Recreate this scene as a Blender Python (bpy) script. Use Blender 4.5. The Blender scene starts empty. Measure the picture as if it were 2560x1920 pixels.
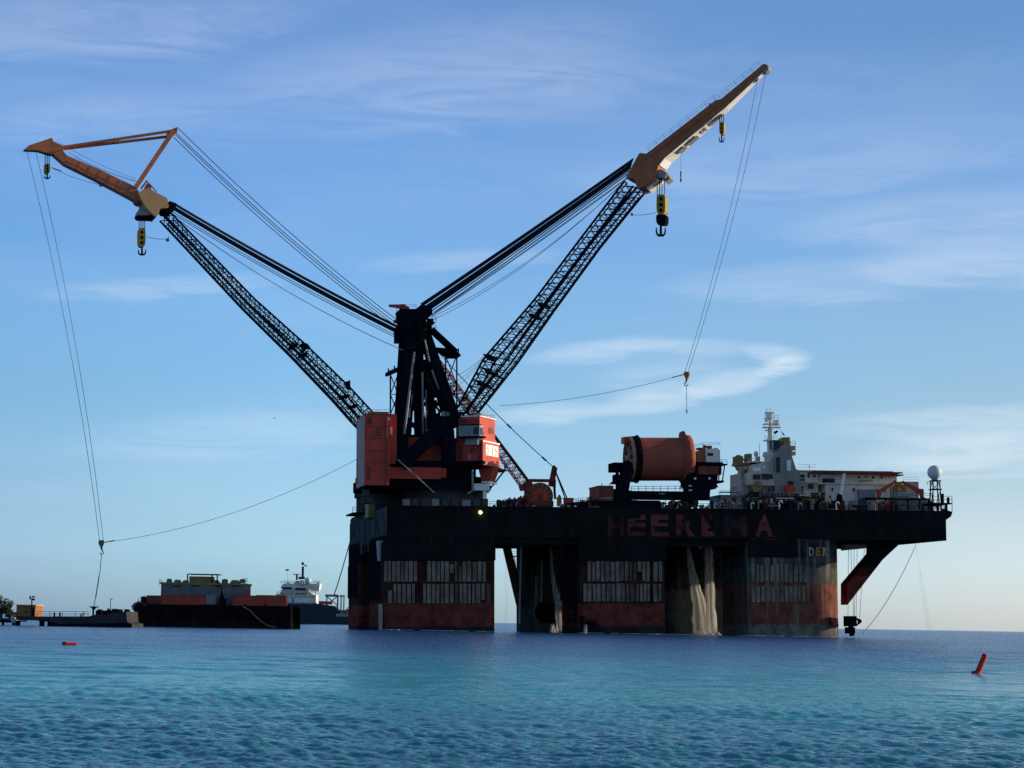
import bpy, bmesh, math, random
import numpy as np
from mathutils import Vector, Matrix
random.seed(11)
SC = bpy.context.scene
COL = SC.collection
# ------------------------------------------------------------------ camera
FPX, CX, CY, HC = 5694.0, 1280.0, 960.0, 2.15
ROLL = math.radians(0.96)
PITCH = math.atan(597.7 / FPX)
cam = bpy.data.cameras.new('camera'); camo = bpy.data.objects.new('camera', cam); COL.objects.link(camo)
RC = Matrix.Rotation(math.pi/2 + PITCH, 3, 'X') @ Matrix.Rotation(ROLL, 3, 'Z')
camo.matrix_world = Matrix.Translation((0, 0, HC)) @ RC.to_4x4()
cam.sensor_width = 36; cam.lens = 36 * FPX / 2560; cam.clip_start = 0.5; cam.clip_end = 200000
SC.camera = camo
CAM = Vector((0, 0, HC))
def ray(px, py): return RC @ Vector(((px-CX)/FPX, -(py-CY)/FPX, -1.0))
def sea(px, py):
    d = ray(px, py); return CAM + d * (-HC/d.z)

class Frame:
    """an orthonormal frame: u along ex, v along ey (depth), z along ez"""
    def __init__(s, O, ex, ey, ez):
        s.O, s.ex, s.ey, s.ez = Vector(O), Vector(ex).normalized(), Vector(ey).normalized(), Vector(ez).normalized()
    def w(s, u, v, z): return s.O + s.ex*u + s.ey*v + s.ez*z
    def p(s, px, py, v=0.0):
        d = ray(px, py); t = (v - (CAM - s.O).dot(s.ey)) / d.dot(s.ey); return CAM + d*t
    def q(s, px, py, v=0.0):
        r = s.p(px, py, v) - s.O; return r.dot(s.ex), r.dot(s.ey), r.dot(s.ez)
    def mat(s):
        k = -1 if s.ex.cross(s.ey).dot(s.ez) < 0 else 1; m = Matrix((s.ex*k, s.ey, s.ez)).transposed().to_4x4(); m.translation = s.O; return m
TRIM = Matrix.Rotation(-ROLL, 3, 'Y')
TH = math.radians(11.07)
F = Frame(sea(965, 1576), TRIM @ Vector((math.cos(TH), math.sin(TH), 0)), TRIM @ Vector((-math.sin(TH), math.cos(TH), 0)), TRIM @ Vector((0, 0, 1)))
Z0 = Vector((0, 0, 1))
def worldframe(O): return Frame(O, (1, 0, 0), (0, 1, 0), (0, 0, 1))

# ------------------------------------------------------------------ scene objects
WM = {}
def thing(name, label, cat, frame, base=None, group=None):
    o = bpy.data.objects.new(name, None); COL.objects.link(o)
    m = frame.mat()
    if base is not None: m.translation = Vector(base)
    o.matrix_world = m; o.empty_display_size = 1
    o['label'] = label; o['category'] = cat
    if group: o['group'] = group
    WM[o.name] = m
    return o
def root_of(o):
    while o.parent: o = o.parent
    return o
class MB:
    def __init__(s): s.v = []; s.f = []; s.sm = []
    def add(s, verts, faces, smooth=False):
        b = len(s.v); s.v += [Vector(x) for x in verts]
        s.f += [tuple(i+b for i in f) for f in faces]; s.sm += [smooth]*len(faces)
        return s
    def hexa(s, c):
        return s.add(c, [(0,1,2,3),(7,6,5,4),(0,4,5,1),(1,5,6,2),(2,6,7,3),(3,7,4,0)])
    def box(s, fr, u0, u1, v0, v1, z0, z1):
        return s.hexa([fr.w(u0,v0,z0),fr.w(u1,v0,z0),fr.w(u1,v0,z1),fr.w(u0,v0,z1),fr.w(u0,v1,z0),fr.w(u1,v1,z0),fr.w(u1,v1,z1),fr.w(u0,v1,z1)])
    def pbox(s, fr, x0, y0, x1, y1, v, dv):
        a = fr.q(x0, (y0+y1)/2, v)[0]; b = fr.q(x1, (y0+y1)/2, v)[0]
        z1 = fr.q((x0+x1)/2, y0, v)[2]; z0 = fr.q((x0+x1)/2, y1, v)[2]
        return s.box(fr, a, b, v, v+dv, z0, z1)
    def beam(s, a, b, w, h=None, up=Z0, w2=None):
        a, b, up = Vector(a), Vector(b), Vector(up); h = h or w; d = (b-a).normalized(); k = (w2 or w)/w
        sd = d.cross(up)
        if sd.length < 1e-3: sd = d.cross(Vector((0,1,0)))
        sd.normalize(); t = sd.cross(d)
        c = [a - sd*w/2 - t*h/2, a + sd*w/2 - t*h/2, a + sd*w/2 + t*h/2, a - sd*w/2 + t*h/2]
        w *= k; h *= k
        c += [b - sd*w/2 - t*h/2, b + sd*w/2 - t*h/2, b + sd*w/2 + t*h/2, b - sd*w/2 + t*h/2]
        return s.hexa(c)
    def tube(s, pts, r, n=6, r2=None, caps=True):
        pts = [Vector(p) for p in pts]; m = len(pts); base = len(s.v); r2 = r if r2 is None else r2
        side = None; vs = []
        for i, p in enumerate(pts):
            d = (pts[min(i+1, m-1)] - pts[max(i-1, 0)]).normalized()
            if side is None:
                side = d.cross(Z0)
                if side.length < 1e-3: side = d.cross(Vector((1,0,0)))
            side = (side - d*side.dot(d)).normalized(); t = d.cross(side)
            rr = r + (r2-r)*i/max(1, m-1)
            vs += [p + (side*math.cos(2*math.pi*k/n) + t*math.sin(2*math.pi*k/n))*rr for k in range(n)]
        fs = [(i*n+k, i*n+(k+1)%n, (i+1)*n+(k+1)%n, (i+1)*n+k) for i in range(m-1) for k in range(n)]
        s.add(vs, fs, n > 5)
        if caps: s.add(vs[:n], [tuple(range(n))[::-1]]); s.add(vs[-n:], [tuple(range(n))])
        return s
    def prism(s, pts, vec):
        n = len(pts); vec = Vector(vec)
        return s.loft(pts, [Vector(p)+vec for p in pts])
    def loft(s, A, B):
        n = len(A)
        return s.add(list(A)+list(B), [tuple(range(n))[::-1], tuple(range(n, 2*n))] + [(i, (i+1)%n, n+(i+1)%n, n+i) for i in range(n)])
    def lathe(s, O, ax, prof, n=24, smooth=True):
        """prof: (radius, distance along ax)"""
        ax = Vector(ax).normalized(); a = ax.cross(Vector((0.3,0.9,0.2))).normalized(); b = ax.cross(a); O = Vector(O); vs = []
        for r, t in prof: vs += [O + ax*t + (a*math.cos(2*math.pi*k/n) + b*math.sin(2*math.pi*k/n))*r for k in range(n)]
        m = len(prof)
        s.add(vs, [(i*n+k, i*n+(k+1)%n, (i+1)*n+(k+1)%n, (i+1)*n+k) for i in range(m-1) for k in range(n)], smooth)
        if prof[0] == prof[-1]: return s
        if prof[0][0] > 1e-4: s.add(vs[:n], [tuple(range(n))])
        if prof[-1][0] > 1e-4: s.add(vs[-n:], [tuple(range(n))])
        return s
    def cyl(s, a, b, r, n=16, r2=None):
        a, b = Vector(a), Vector(b); L = (b-a).length
        return s.lathe(a, b-a, [(r, 0), (r if r2 is None else r2, L)], n)
    def ball(s, c, r, n=16, sz=1.0):
        return s.lathe(c, Z0, [(r*math.sin(math.pi*i/n)+1e-5, -sz*r*math.cos(math.pi*i/n)) for i in range(n+1)], n)
    def rail(s, pts, h, r=.05, posts=None, bars=2, ez=Z0):
        """a handrail along pts (world), height h"""
        pts = [Vector(p) for p in pts]; ez = Vector(ez)
        for i in range(len(pts)-1):
            a, b = pts[i], pts[i+1]; n = posts or max(1, int((b-a).length/2.2))
            for k in range(n+1):
                q = a.lerp(b, k/n); s.tube([q, q+ez*h], r, 4)
            for j in range(bars): s.tube([a+ez*h*(j+1)/bars, b+ez*h*(j+1)/bars], r*.8, 4)
        return s
    def build(s, name, mat, parent=None, frame=None, label=None, cat=None, group=None, kind=None, weld=False):
        me = bpy.data.meshes.new(name)
        o = bpy.data.objects.new(name, me); COL.objects.link(o)
        if parent is not None:
            o.parent = parent; m = WM[root_of(parent).name]
        else:
            m = frame.mat(); o.matrix_world = m; WM[o.name] = m
        inv = m.inverted()
        me.from_pydata([inv @ v for v in s.v], [], s.f)
        bm = bmesh.new(); bm.from_mesh(me)
        if weld: bmesh.ops.remove_doubles(bm, verts=bm.verts, dist=.003)
        bmesh.ops.recalc_face_normals(bm, faces=bm.faces); bm.to_mesh(me); bm.free()
        if not weld and any(s.sm): me.polygons.foreach_set('use_smooth', s.sm)
        me.materials.append(mat)
        if label: o['label'] = label
        if cat: o['category'] = cat
        if group: o['group'] = group
        if kind: o['kind'] = kind
        return o
def copy_tree(o, parent=None):
    c = o.copy(); COL.objects.link(c)
    if parent is not None: c.parent = parent
    for ch in list(o.children): copy_tree(ch, c)
    return c
def lerp(a, b, t): return a + (b-a)*t
def sag(a, b, s, n=16, ez=Z0):
    a, b = Vector(a), Vector(b)
    return [a.lerp(b, t/n) - Vector(ez)*(4*s*(t/n)*(1-t/n)) for t in range(n+1)]

# ------------------------------------------------------------------ materials
def nt(m): return m.node_tree.nodes, m.node_tree.links
def mat(name, col, rough=.6, var=.3, scale=.4, rust=0.0, rsc=(.5, .5, .16), rlo=.5, rustcol=(.10,.045,.025), streak=0.0, streakcol=(.25,.25,.24), metal=0.0, bump=0.0):
    m = bpy.data.materials.new(name); m.use_nodes = True; N, L = nt(m)
    b = N['Principled BSDF']; b.inputs['Specular IOR Level'].default_value = .12; b.inputs['Roughness'].default_value = rough; b.inputs['Metallic'].default_value = metal
    tc = N.new('ShaderNodeTexCoord')
    no = N.new('ShaderNodeTexNoise'); no.inputs['Scale'].default_value = scale; no.inputs['Detail'].default_value = 6; no.inputs['Roughness'].default_value = .65
    L.new(tc.outputs['Object'], no.inputs['Vector'])
    mr = N.new('ShaderNodeMapRange'); mr.inputs[1].default_value = .3; mr.inputs[2].default_value = .7; mr.inputs[3].default_value = 1-var; mr.inputs[4].default_value = 1+var
    L.new(no.outputs['Fac'], mr.inputs[0])
    mx = N.new('ShaderNodeVectorMath'); mx.operation = 'SCALE'; mx.inputs[0].default_value = col
    L.new(mr.outputs[0], mx.inputs['Scale']); out = mx.outputs[0]
    def layer(out, c, amount, sc, lo, hi):
        mp = N.new('ShaderNodeMapping'); mp.inputs['Scale'].default_value = sc; L.new(tc.outputs['Object'], mp.inputs['Vector'])
        n2 = N.new('ShaderNodeTexNoise'); n2.inputs['Scale'].default_value = 1; n2.inputs['Detail'].default_value = 5; L.new(mp.outputs[0], n2.inputs['Vector'])
        r2 = N.new('ShaderNodeMapRange'); r2.inputs[1].default_value = lo; r2.inputs[2].default_value = hi; r2.inputs[3].default_value = 0; r2.inputs[4].default_value = amount
        L.new(n2.outputs['Fac'], r2.inputs[0])
        k = N.new('ShaderNodeMix'); k.data_type = 'RGBA'; L.new(r2.outputs[0], k.inputs[0]); L.new(out, k.inputs[6]); k.inputs[7].default_value = (*c, 1)
        return k.outputs[2]
    if rust: out = layer(out, rustcol, rust, rsc, rlo, rlo+.2)
    if streak: out = layer(out, streakcol, streak, (1.1, 1.1, .05), .5, .68)
    L.new(out, b.inputs['Base Color'])
    if bump:
        bp = N.new('ShaderNodeBump'); bp.inputs['Strength'].default_value = bump; bp.inputs['Distance'].default_value = .3; L.new(no.outputs['Fac'], bp.inputs['Height']); L.new(bp.outputs[0], b.inputs['Normal'])
    return m
def emit(name, col, st):
    m = bpy.data.materials.new(name); m.use_nodes = True; b = m.node_tree.nodes['Principled BSDF']
    b.inputs['Base Color'].default_value = (*col, 1); b.inputs['Emission Color'].default_value = (*col, 1); b.inputs['Emission Strength'].default_value = st
    return m
M = {}
M['hull'] = mat('dark hull paint', (.0125,.013,.0125), .6, .5, .12, rust=.7, rustcol=(.026,.017,.012), streak=.6, streakcol=(.018,.021,.022))
M['hullend'] = mat('weathered end plating', (.10,.105,.10), .6, .4, .3, rust=.8, rustcol=(.03,.028,.026), streak=.9, streakcol=(.012,.015,.018))
M['slat'] = mat('weathered fender planks', (.235,.185,.13), .75, .35, .6, rust=.9, rustcol=(.075,.045,.03), rsc=(.5,.5,.12), rlo=.46)
M['black'] = mat('black steel', (.007,.009,.013), .5, .4, .5)
M['steel'] = mat('dark crane steel', (.007,.009,.015), .5, .4, .5)
M['rope'] = mat('greased wire rope', (.02,.022,.028), .6, .2, .5)
M['wire'] = mat('steel wire', (.16,.17,.19), .6, .2, .5)
M['red'] = mat('crane red paint', (.56,.070,.042), .5, .18, .25, rust=.25, rustcol=(.22,.05,.03))
M['dred'] = mat('faded dark red paint', (.22,.055,.038), .6, .3, .4, rust=.4)
M['offwhite'] = mat('off-white bridge paint', (.58,.50,.40), .55, .14, .4, rust=.4, rustcol=(.30,.26,.21))
M['pgrey'] = mat('dull pedestal grey paint', (.060,.062,.060), .6, .3, .4, rust=.5, rustcol=(.08,.07,.055))
M['smark'] = mat('faded sign lettering', (.50,.44,.34), .6, .2, .8)
M['orange2'] = mat('sun faded orange jib paint', (.54,.17,.07), .5, .25, .3, rust=.2, rustcol=(.3,.11,.06))
M['fade'] = mat('chalky faded red paint', (.44,.22,.20), .6, .15, .3)
M['cred'] = mat('container red paint', (.75,.11,.052), .55, .25, .3, rust=.35, rustcol=(.25,.06,.04))
M['orange'] = mat('orange brown jib paint', (.42,.13,.05), .5, .25, .3, rust=.2, rustcol=(.22,.08,.04))
M['tan'] = mat('orange head plate paint', (.62,.34,.14), .5, .15, .2)
M['drum'] = mat('orange red drum paint', (.37,.085,.045), .55, .2, .25, rust=.35, rustcol=(.25,.07,.04), streak=.2, streakcol=(.3,.1,.06))
M['yellow'] = mat('yellow paint', (.38,.245,.025), .5, .25, .5, rust=.4, rustcol=(.2,.11,.03))
M['olive'] = mat('dull yellow stack paint', (.27,.205,.08), .6, .25, .5, rust=.5, rustcol=(.12,.10,.05))
M['grey'] = mat('grey superstructure paint', (.28,.255,.225), .6, .15, .4, rust=.35, rustcol=(.18,.16,.14))
M['white'] = mat('white superstructure paint', (.84,.74,.59), .55, .12, .4, rust=.35, rustcol=(.38,.33,.27))
M['cream'] = mat('cream paint', (.90,.85,.74), .5, .1, .4)
M['lgrey'] = mat('light grey paint', (.30,.295,.27), .55, .2, .4, rust=.4, rustcol=(.2,.17,.12))
M['glass'] = mat('dark window glass', (.02,.025,.035), .15, .1, .4)
M['brown'] = mat('ochre box paint', (.33,.17,.05), .6, .2, .5)
M['radome'] = mat('radome white', (.66,.64,.63), .45, .05, .4)
M['lamp'] = emit('lit lamp', (1.0,.72,.25), 14)
M['buoy'] = mat('red buoy paint', (.50,.018,.012), .45, .2, 3.0)
M['navy'] = mat('navy hull paint', (.030,.038,.048), .5, .3, .2)
M['concrete'] = mat('weathered concrete', (.045,.042,.04), .85, .4, .5, rust=.5, rustcol=(.06,.05,.045))
M['boxo'] = mat('orange hut paint', (.32,.14,.05), .6, .2, .5)
M['leaf'] = mat('tree leaves', (.07,.085,.03), .7, .5, .8)
M['bark'] = mat('tree bark', (.10,.075,.05), .85, .3, 2)
M['rig'] = mat('brown black deck machinery', (.05,.042,.035), .65, .5, .5)
M['spoke'] = mat('pale orange wheel paint', (.50,.24,.14), .6, .2, .4, rust=.4)
M['bgrey'] = mat('barge house grey paint', (.17,.16,.145), .6, .25, .4, rust=.5, rustcol=(.10,.08,.06))
M['locker'] = mat('dull locker paint', (.075,.072,.068), .6, .35, .6, rust=.4)
for k in ('black', 'hull', 'hullend', 'steel', 'rig', 'pgrey', 'locker', 'slat'): M[k].node_tree.nodes['Principled BSDF'].inputs['Specular IOR Level'].default_value = 0
M['foam'] = mat('sea foam', (.75,.77,.78), .9, .2, 1.0)
# ------------------------------------------------------------------ the crane vessel
def bandmat(name, bands, rough=.65, edge=.8, streak=None, sc=.25):
    """paint bands by height in the hull frame: [(z, colour), ...] from below upward"""
    m = bpy.data.materials.new(name); m.use_nodes = True; N, L = nt(m); b = N['Principled BSDF']; b.inputs['Specular IOR Level'].default_value = 0; b.inputs['Roughness'].default_value = rough
    tc = N.new('ShaderNodeTexCoord'); sx = N.new('ShaderNodeSeparateXYZ'); L.new(tc.outputs['Object'], sx.inputs[0])
    n = N.new('ShaderNodeTexNoise'); n.inputs['Scale'].default_value = sc; n.inputs['Detail'].default_value = 8; n.inputs['Roughness'].default_value = .7
    mp = N.new('ShaderNodeMapping'); mp.inputs['Scale'].default_value = (1.6, 1.6, .35); L.new(tc.outputs['Object'], mp.inputs[0]); L.new(mp.outputs[0], n.inputs['Vector'])
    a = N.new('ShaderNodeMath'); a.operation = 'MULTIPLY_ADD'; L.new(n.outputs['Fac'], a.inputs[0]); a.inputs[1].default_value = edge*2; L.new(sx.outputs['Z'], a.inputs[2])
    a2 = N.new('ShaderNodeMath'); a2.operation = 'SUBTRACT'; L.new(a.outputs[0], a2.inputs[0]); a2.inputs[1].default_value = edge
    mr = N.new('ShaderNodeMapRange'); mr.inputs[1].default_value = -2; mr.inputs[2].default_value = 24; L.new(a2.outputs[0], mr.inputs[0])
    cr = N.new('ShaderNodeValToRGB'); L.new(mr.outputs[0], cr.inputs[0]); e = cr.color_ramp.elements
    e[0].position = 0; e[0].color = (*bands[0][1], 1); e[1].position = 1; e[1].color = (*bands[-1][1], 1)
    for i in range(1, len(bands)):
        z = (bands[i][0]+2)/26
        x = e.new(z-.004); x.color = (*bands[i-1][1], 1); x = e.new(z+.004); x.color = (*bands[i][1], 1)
    n3 = N.new('ShaderNodeTexNoise'); n3.inputs['Scale'].default_value = .5; n3.inputs['Detail'].default_value = 7; L.new(tc.outputs['Object'], n3.inputs['Vector'])
    r3 = N.new('ShaderNodeMapRange'); r3.inputs[1].default_value = .3; r3.inputs[2].default_value = .7; r3.inputs[3].default_value = .55; r3.inputs[4].default_value = 1.4; L.new(n3.outputs['Fac'], r3.inputs[0])
    sc_ = N.new('ShaderNodeVectorMath'); sc_.operation = 'SCALE'; L.new(cr.outputs[0], sc_.inputs[0]); L.new(r3.outputs[0], sc_.inputs['Scale']); out = sc_.outputs[0]
    if streak:
        col, amt = streak
        m2 = N.new('ShaderNodeMapping'); m2.inputs['Scale'].default_value = (.8, .8, .04); L.new(tc.outputs['Object'], m2.inputs[0])
        n2 = N.new('ShaderNodeTexNoise'); n2.inputs['Scale'].default_value = 1; n2.inputs['Detail'].default_value = 6; L.new(m2.outputs[0], n2.inputs['Vector'])
        r2 = N.new('ShaderNodeMapRange'); r2.inputs[1].default_value = .5; r2.inputs[2].default_value = .68; r2.inputs[4].default_value = amt; L.new(n2.outputs['Fac'], r2.inputs[0])
        k = N.new('ShaderNodeMix'); k.data_type = 'RGBA'; L.new(r2.outputs[0], k.inputs[0]); L.new(out, k.inputs[6]); k.inputs[7].default_value = (*col, 1); out = k.outputs[2]
    L.new(out, b.inputs['Base Color']); return m
HD = (.0085,.0105,.011)
RED1 = (.165,.040,.028)
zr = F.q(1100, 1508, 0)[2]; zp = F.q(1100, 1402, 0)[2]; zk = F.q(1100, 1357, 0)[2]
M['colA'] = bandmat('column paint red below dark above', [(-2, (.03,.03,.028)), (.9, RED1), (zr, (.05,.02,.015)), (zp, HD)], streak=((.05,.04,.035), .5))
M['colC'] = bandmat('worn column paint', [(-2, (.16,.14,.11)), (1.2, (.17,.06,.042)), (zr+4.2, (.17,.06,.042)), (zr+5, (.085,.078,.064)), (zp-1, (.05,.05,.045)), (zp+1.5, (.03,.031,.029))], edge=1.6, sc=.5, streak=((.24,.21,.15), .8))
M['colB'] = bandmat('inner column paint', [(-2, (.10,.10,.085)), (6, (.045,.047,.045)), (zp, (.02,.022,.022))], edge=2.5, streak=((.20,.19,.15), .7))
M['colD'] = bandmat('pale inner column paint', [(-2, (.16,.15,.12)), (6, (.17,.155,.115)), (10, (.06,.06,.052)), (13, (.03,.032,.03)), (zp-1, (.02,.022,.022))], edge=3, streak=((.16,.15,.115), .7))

ves = thing('crane_vessel', 'huge dark semi-submersible crane vessel on thick columns, red lettering on its side', 'vessel', F)
VW = 66.0
uR = F.q(2366, 1340, 0)[0]
zb = F.q(1400, 1344.5, 0)[2]; zt = F.q(965, 1263, 0)[2]
def rrect(fr, u0, u1, v0, v1, z, r, n=18, rr=None):
    rr = rr or (r, r, r, r); P = []
    for cx, cy, a0, r in ((u0, v0, 180, rr[0]), (u1, v0, 270, rr[1]), (u1, v1, 0, rr[2]), (u0, v1, 90, rr[3])):
        sx = 1 if cx == u0 else -1; sy = 1 if cy == v0 else -1
        for k in range(n+1):
            t = math.radians(a0 + 90*k/n); P.append(fr.w(cx + sx*r + r*math.cos(t), cy + sy*r + r*math.sin(t), z))
    return P
db = MB()
db.box(F, 0, uR, 0, VW, zb, zt)
deck = db.build('deck_box', M['hull'], ves)
# plating details of the deck side: stiffener bands, doublers, pipes
d = MB()
for k in range(26):
    u = 3 + k*(uR-6)/25
    if k % 3 == 1: d.box(F, u, u+.25, -.12, -.002, zb+.3, zt-.6)
d.box(F, 0, uR, -.18, -.002, zt-.45, zt-.15); d.box(F, 0, uR, -.10, -.002, zb+.05, zb+.25)
for x in (1250, 1541, 1752, 1975): d.tube([F.p(x, 1290, -.25), F.p(x, 1342, -.25)], .13, 6)
d.build('stiffener_bars', M['hull'], deck)
e = MB(); e.box(F, -.22, -.003, 0, VW, zb-.6, zt-.4)
for k in range(22):
    v = 1+k*3.05; e.box(F, -.22-.12-.1*random.random(), -.223, v, v+.5+random.random(), zb-.6-random.random()*2.5, zt-.5-random.random()*1.5)
e.build('end_plating', M['hullend'], ves)
# dark end recess, ladder platform at the stern corner
g = MB(); g.pbox(F, 882, 1281, 952, 1285, 40, 14)
g.rail([F.p(882, 1281, 40), F.p(938, 1280, 40)], 1.3, .07, ez=F.ez); g.build('stern_platform', M['black'], ves)
g = MB(); g.pbox(F, 921, 1258, 938, 1293, 20, 6); g.build('locker', M['olive'], ves)

zbot = -7.0
def col(x0, x1, v0, v1, r, mt, u0=None, u1=None, rr=None, top=zb+.05):
    a = F.q(x0, 1500, v0)[0] if u0 is None else u0; b = F.q(x1, 1500, v0)[0] if u1 is None else u1
    m = MB(); A = rrect(F, a, b, v0, v1, zbot, r, rr=rr); B = [p + F.ez*(top-zbot) for p in A]; m.loft(A, B)
    o = m.build('column', mt, ves)
    for i, p in enumerate(o.data.polygons): p.use_smooth = abs(p.normal.z) < .5 and p.area < 40
    return o, a, b
cA, uA0, uA1 = col(953, 1238, -.6, 21, 1.0, M['colA'])
cB, uB0, uB1 = col(1450, 1664, -.6, 20, 1.0, M['colA'])
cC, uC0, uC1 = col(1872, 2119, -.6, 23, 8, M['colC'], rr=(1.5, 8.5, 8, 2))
cA2, *_ = col(0, 0, 44, 65.5, 1.5, M['colA'], u0=uA0+.5, u1=uA1)
ub = F.q(1290, 1480, 62)[0]
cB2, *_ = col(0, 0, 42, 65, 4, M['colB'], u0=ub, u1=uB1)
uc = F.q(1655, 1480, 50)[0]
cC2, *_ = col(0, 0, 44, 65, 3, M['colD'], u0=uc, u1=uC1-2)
m = MB(); m.box(F, uA0-.12, uA0-.003, .3, 19.8, zr+1, zb-.7); m.build('end_plate', M['black'], cA)
m = MB(); m.box(F, uA0+.38, uA0+.497, 46, 64, zr+2, zb-.7); m.build('end_plate', M['black'], cA2)
# collar plates under the deck side
m = MB(); m.box(F, uA0-.1, uA1+.02, -.95, 0, zp+.15, zk); m.build('collar_plate', M['hull'], cA)
m = MB(); m.box(F, F.q(1446,1380,0)[0], uB1+.3, -.95, 0, zp+.1, zb-.02); m.build('collar_plate', M['hull'], cB)
m = MB(); m.box(F, uC0+.1, F.q(1992,1380,0)[0], -.8, 0, zp+1.2, zb-.02); m.build('collar_plate', M['hull'], cC)
m = MB(); m.prism([F.p(945, 1352, -.6), F.p(957, 1352, -.6), F.p(953, 1402, -.6), F.p(948, 1402, -.6)], F.ey*3); m.tube([F.p(951, 1510, -1.1), F.p(951, 1574, -1.1)], .45, 8)
m.build('corner_strip', M['lgrey'], cA)
# soffit girders below the deck
m = MB()
for v in (20.5, 42): m.box(F, 1, uR-28, v, v+1, zb-1.2, zb-.003)
m.box(F, uA1+.01, uC0-.01, 1.2, 2.2, zb-1.6, zb-.002)
m.build('soffit_girders', M['hull'], ves)
# fender panels of upright planks
def slats(parent, x0, x1, rows, v, miss=()):
    for (y0, y1) in rows:
        x = x0; m = MB(); i = 0
        while x < x1-4:
            w = random.uniform(6.5, 10.5)
            if random.random() > .04: m.pbox(F, x, y0+random.uniform(-.5, 2) + (random.uniform(4, 22) if random.random() < .03 else 0), min(x+w, x1), y1-random.uniform(0, 2) - (random.uniform(4, 25) if random.random() < .05 else 0), v-.28-.1*random.random(), .25)
            x += w + random.uniform(2.2, 3.6); i += 1
        m.build('fender_panel', M['slat'], parent)
slats(cA, 961, 1043, ((1403, 1455), (1459, 1509)), -.6)
slats(cA, 1058, 1230, ((1403, 1455), (1459, 1509)), -.6)
slats(cB, 1459, 1624, ((1403, 1454), (1459, 1505)), -.6)
slats(cB, 1634, 1657, ((1403, 1454), (1459, 1505)), -.6)
slats(cC, 1879, 2018, ((1411, 1456), (1466, 1506)), -.6)
# end fender hung at the stern, draught of small gear on the hull
uf = F.q(871, 1450, 58)[0]; m = MB(); m.prism(rrect(F, uf, uf+1.5, 58, 60, F.q(878, 1496, 58)[2], .5), F.ez*8.2)
for k in range(2): m.tube([F.w(uf+.4+k*.7, 59, F.q(878, 1412, 58)[2]), F.w(uf+.8+k*.5, 60, zb-.5)], .08, 5)
m.build('hanging_fender', M['black'], ves)
# braces
m = MB()
a0, a1 = F.p(2119, 1459, 8), F.p(2119, 1512, 8); b0, b1 = F.p(2182, 1381, 8), F.p(2206, 1400, 8)
m.prism([a0, a1, F.p(2207, 1399, 8), F.p(2248, 1361, 8), F.p(2248, 1350, 8), F.p(2183, 1350, 8), F.p(2183, 1383, 8)], F.ey*5)
M['brace'] = bandmat('brace paint', [(-2, RED1), (F.q(2150, 1440, 8)[2], (.06,.02,.016)), (F.q(2150, 1420, 8)[2], HD)], edge=1.5)
br = m.build('diagonal_brace', M['brace'], ves)
m = MB(); m.tube([F.p(1266, 1365, 46), F.p(1303, 1520, 46)], 1.1, 12); m.build('diagonal_brace', M['dred'], ves)
m = MB(); m.pbox(F, 1270, 1389, 1300, 1391.5, 48, 2); m.tube([F.p(1286, 1392, 48), F.p(1291, 1430, 48)], .12, 5); m.rail([F.p(1272, 1389, 48), F.p(1292, 1389, 48)], 1.1, .05, ez=F.ez); m.build('access_platform', M['black'], ves)
m = MB(); m.prism([F.p(2183, 1351, 30), F.p(2112, 1351, 30), F.p(2112, 1376, 30), F.p(2183, 1369, 30)], F.ey*3); m.build('soffit_girders', M['grey'], ves)
# anchor rack at the right column
m = MB()
m.pbox(F, 2119, 1540, 2142, 1566, 4, 3); m.pbox(F, 2122, 1568, 2138, 1584, 4, 3); m.beam(F.p(2126, 1560, 5), F.p(2130, 1590, 5), 1.0)
m.cyl(F.p(2149, 1553, 3.5), F.p(2149, 1553, 6), .55, 14); m.beam(F.p(2138, 1546, 5), F.p(2150, 1551, 5), .5); m.beam(F.p(2140, 1563, 5), F.p(2150, 1556, 5), .4)
m.cyl(F.p(2149, 1553, 3.2), F.p(2149, 1553, 6.4), .25, 10)
m.build('fairlead', M['black'], ves)
m = MB(); m.prism([F.p(2076, 1543, -.4), F.p(2094, 1546, -.4), F.p(2097, 1566, -.4), F.p(2087, 1571, -.4)], F.ey*1.5); m.build('column_fairlead', M['dred'], cC)
m = MB(); m.pbox(F, 1452, 1540, 1458, 1570, -2.0, 1.2); m.lathe(F.p(1480, 1590, -1.2), F.ez, [(2.2, 0), (2.1, 1.2), (1.7, 2.6), (.9, 3.5), (0, 3.8)], 16); m.build('thruster_guard', M['black'], cB)
# chains and hoses hanging between the columns
m = MB()
for x, y0, y1 in ((1404, 1365, 1500), (1412, 1372, 1450), (1427, 1380, 1520), (1437, 1370, 1560), (1445, 1390, 1540), (1420, 1440, 1560), (1395, 1366, 1420)):
    m.tube([F.p(x+random.uniform(-2,2), y, 3) for y in np.linspace(y0, y1, 8)], random.uniform(.12, .4), 6)
for k in range(9): m.pbox(F, 1424+random.uniform(-6, 10), 1420+k*16, 1432+random.uniform(0, 14), 1428+k*16, 3, 1.5)
m.build('hanging_chains', M['black'], ves)
m = MB(); m = None
for PP in ([(1303, 1362, 10), (1301, 1420, 10), (1298, 1560, 10)], [(1341, 1440, 41), (1338, 1540, 41)], [(1354, 1400, 41), (1353, 1540, 41)], [(1664, 1362, 6), (1790, 1364, 6)], [(1664, 1355, 6), (1720, 1354, 6)], [(1752, 1345, 4), (1751, 1372, 4)]):
    m = MB(); m.tube([F.p(*q) for q in PP], .28, 8); m.build('discharge_pipe', M['lgrey'], ves)
# big dark intake hoods on the inner column
m = MB()
for x, y in ((1362, 1530), (1384, 1535)): m.lathe(F.p(x, y, 40), -F.ey, [(2.6, 0), (2.6, 1.6), (2.1, 2.2), (1.2, 2.2), (1.1, 1.4)], 18)
m.build('intake_hood', M['black'], cB2)
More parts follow.
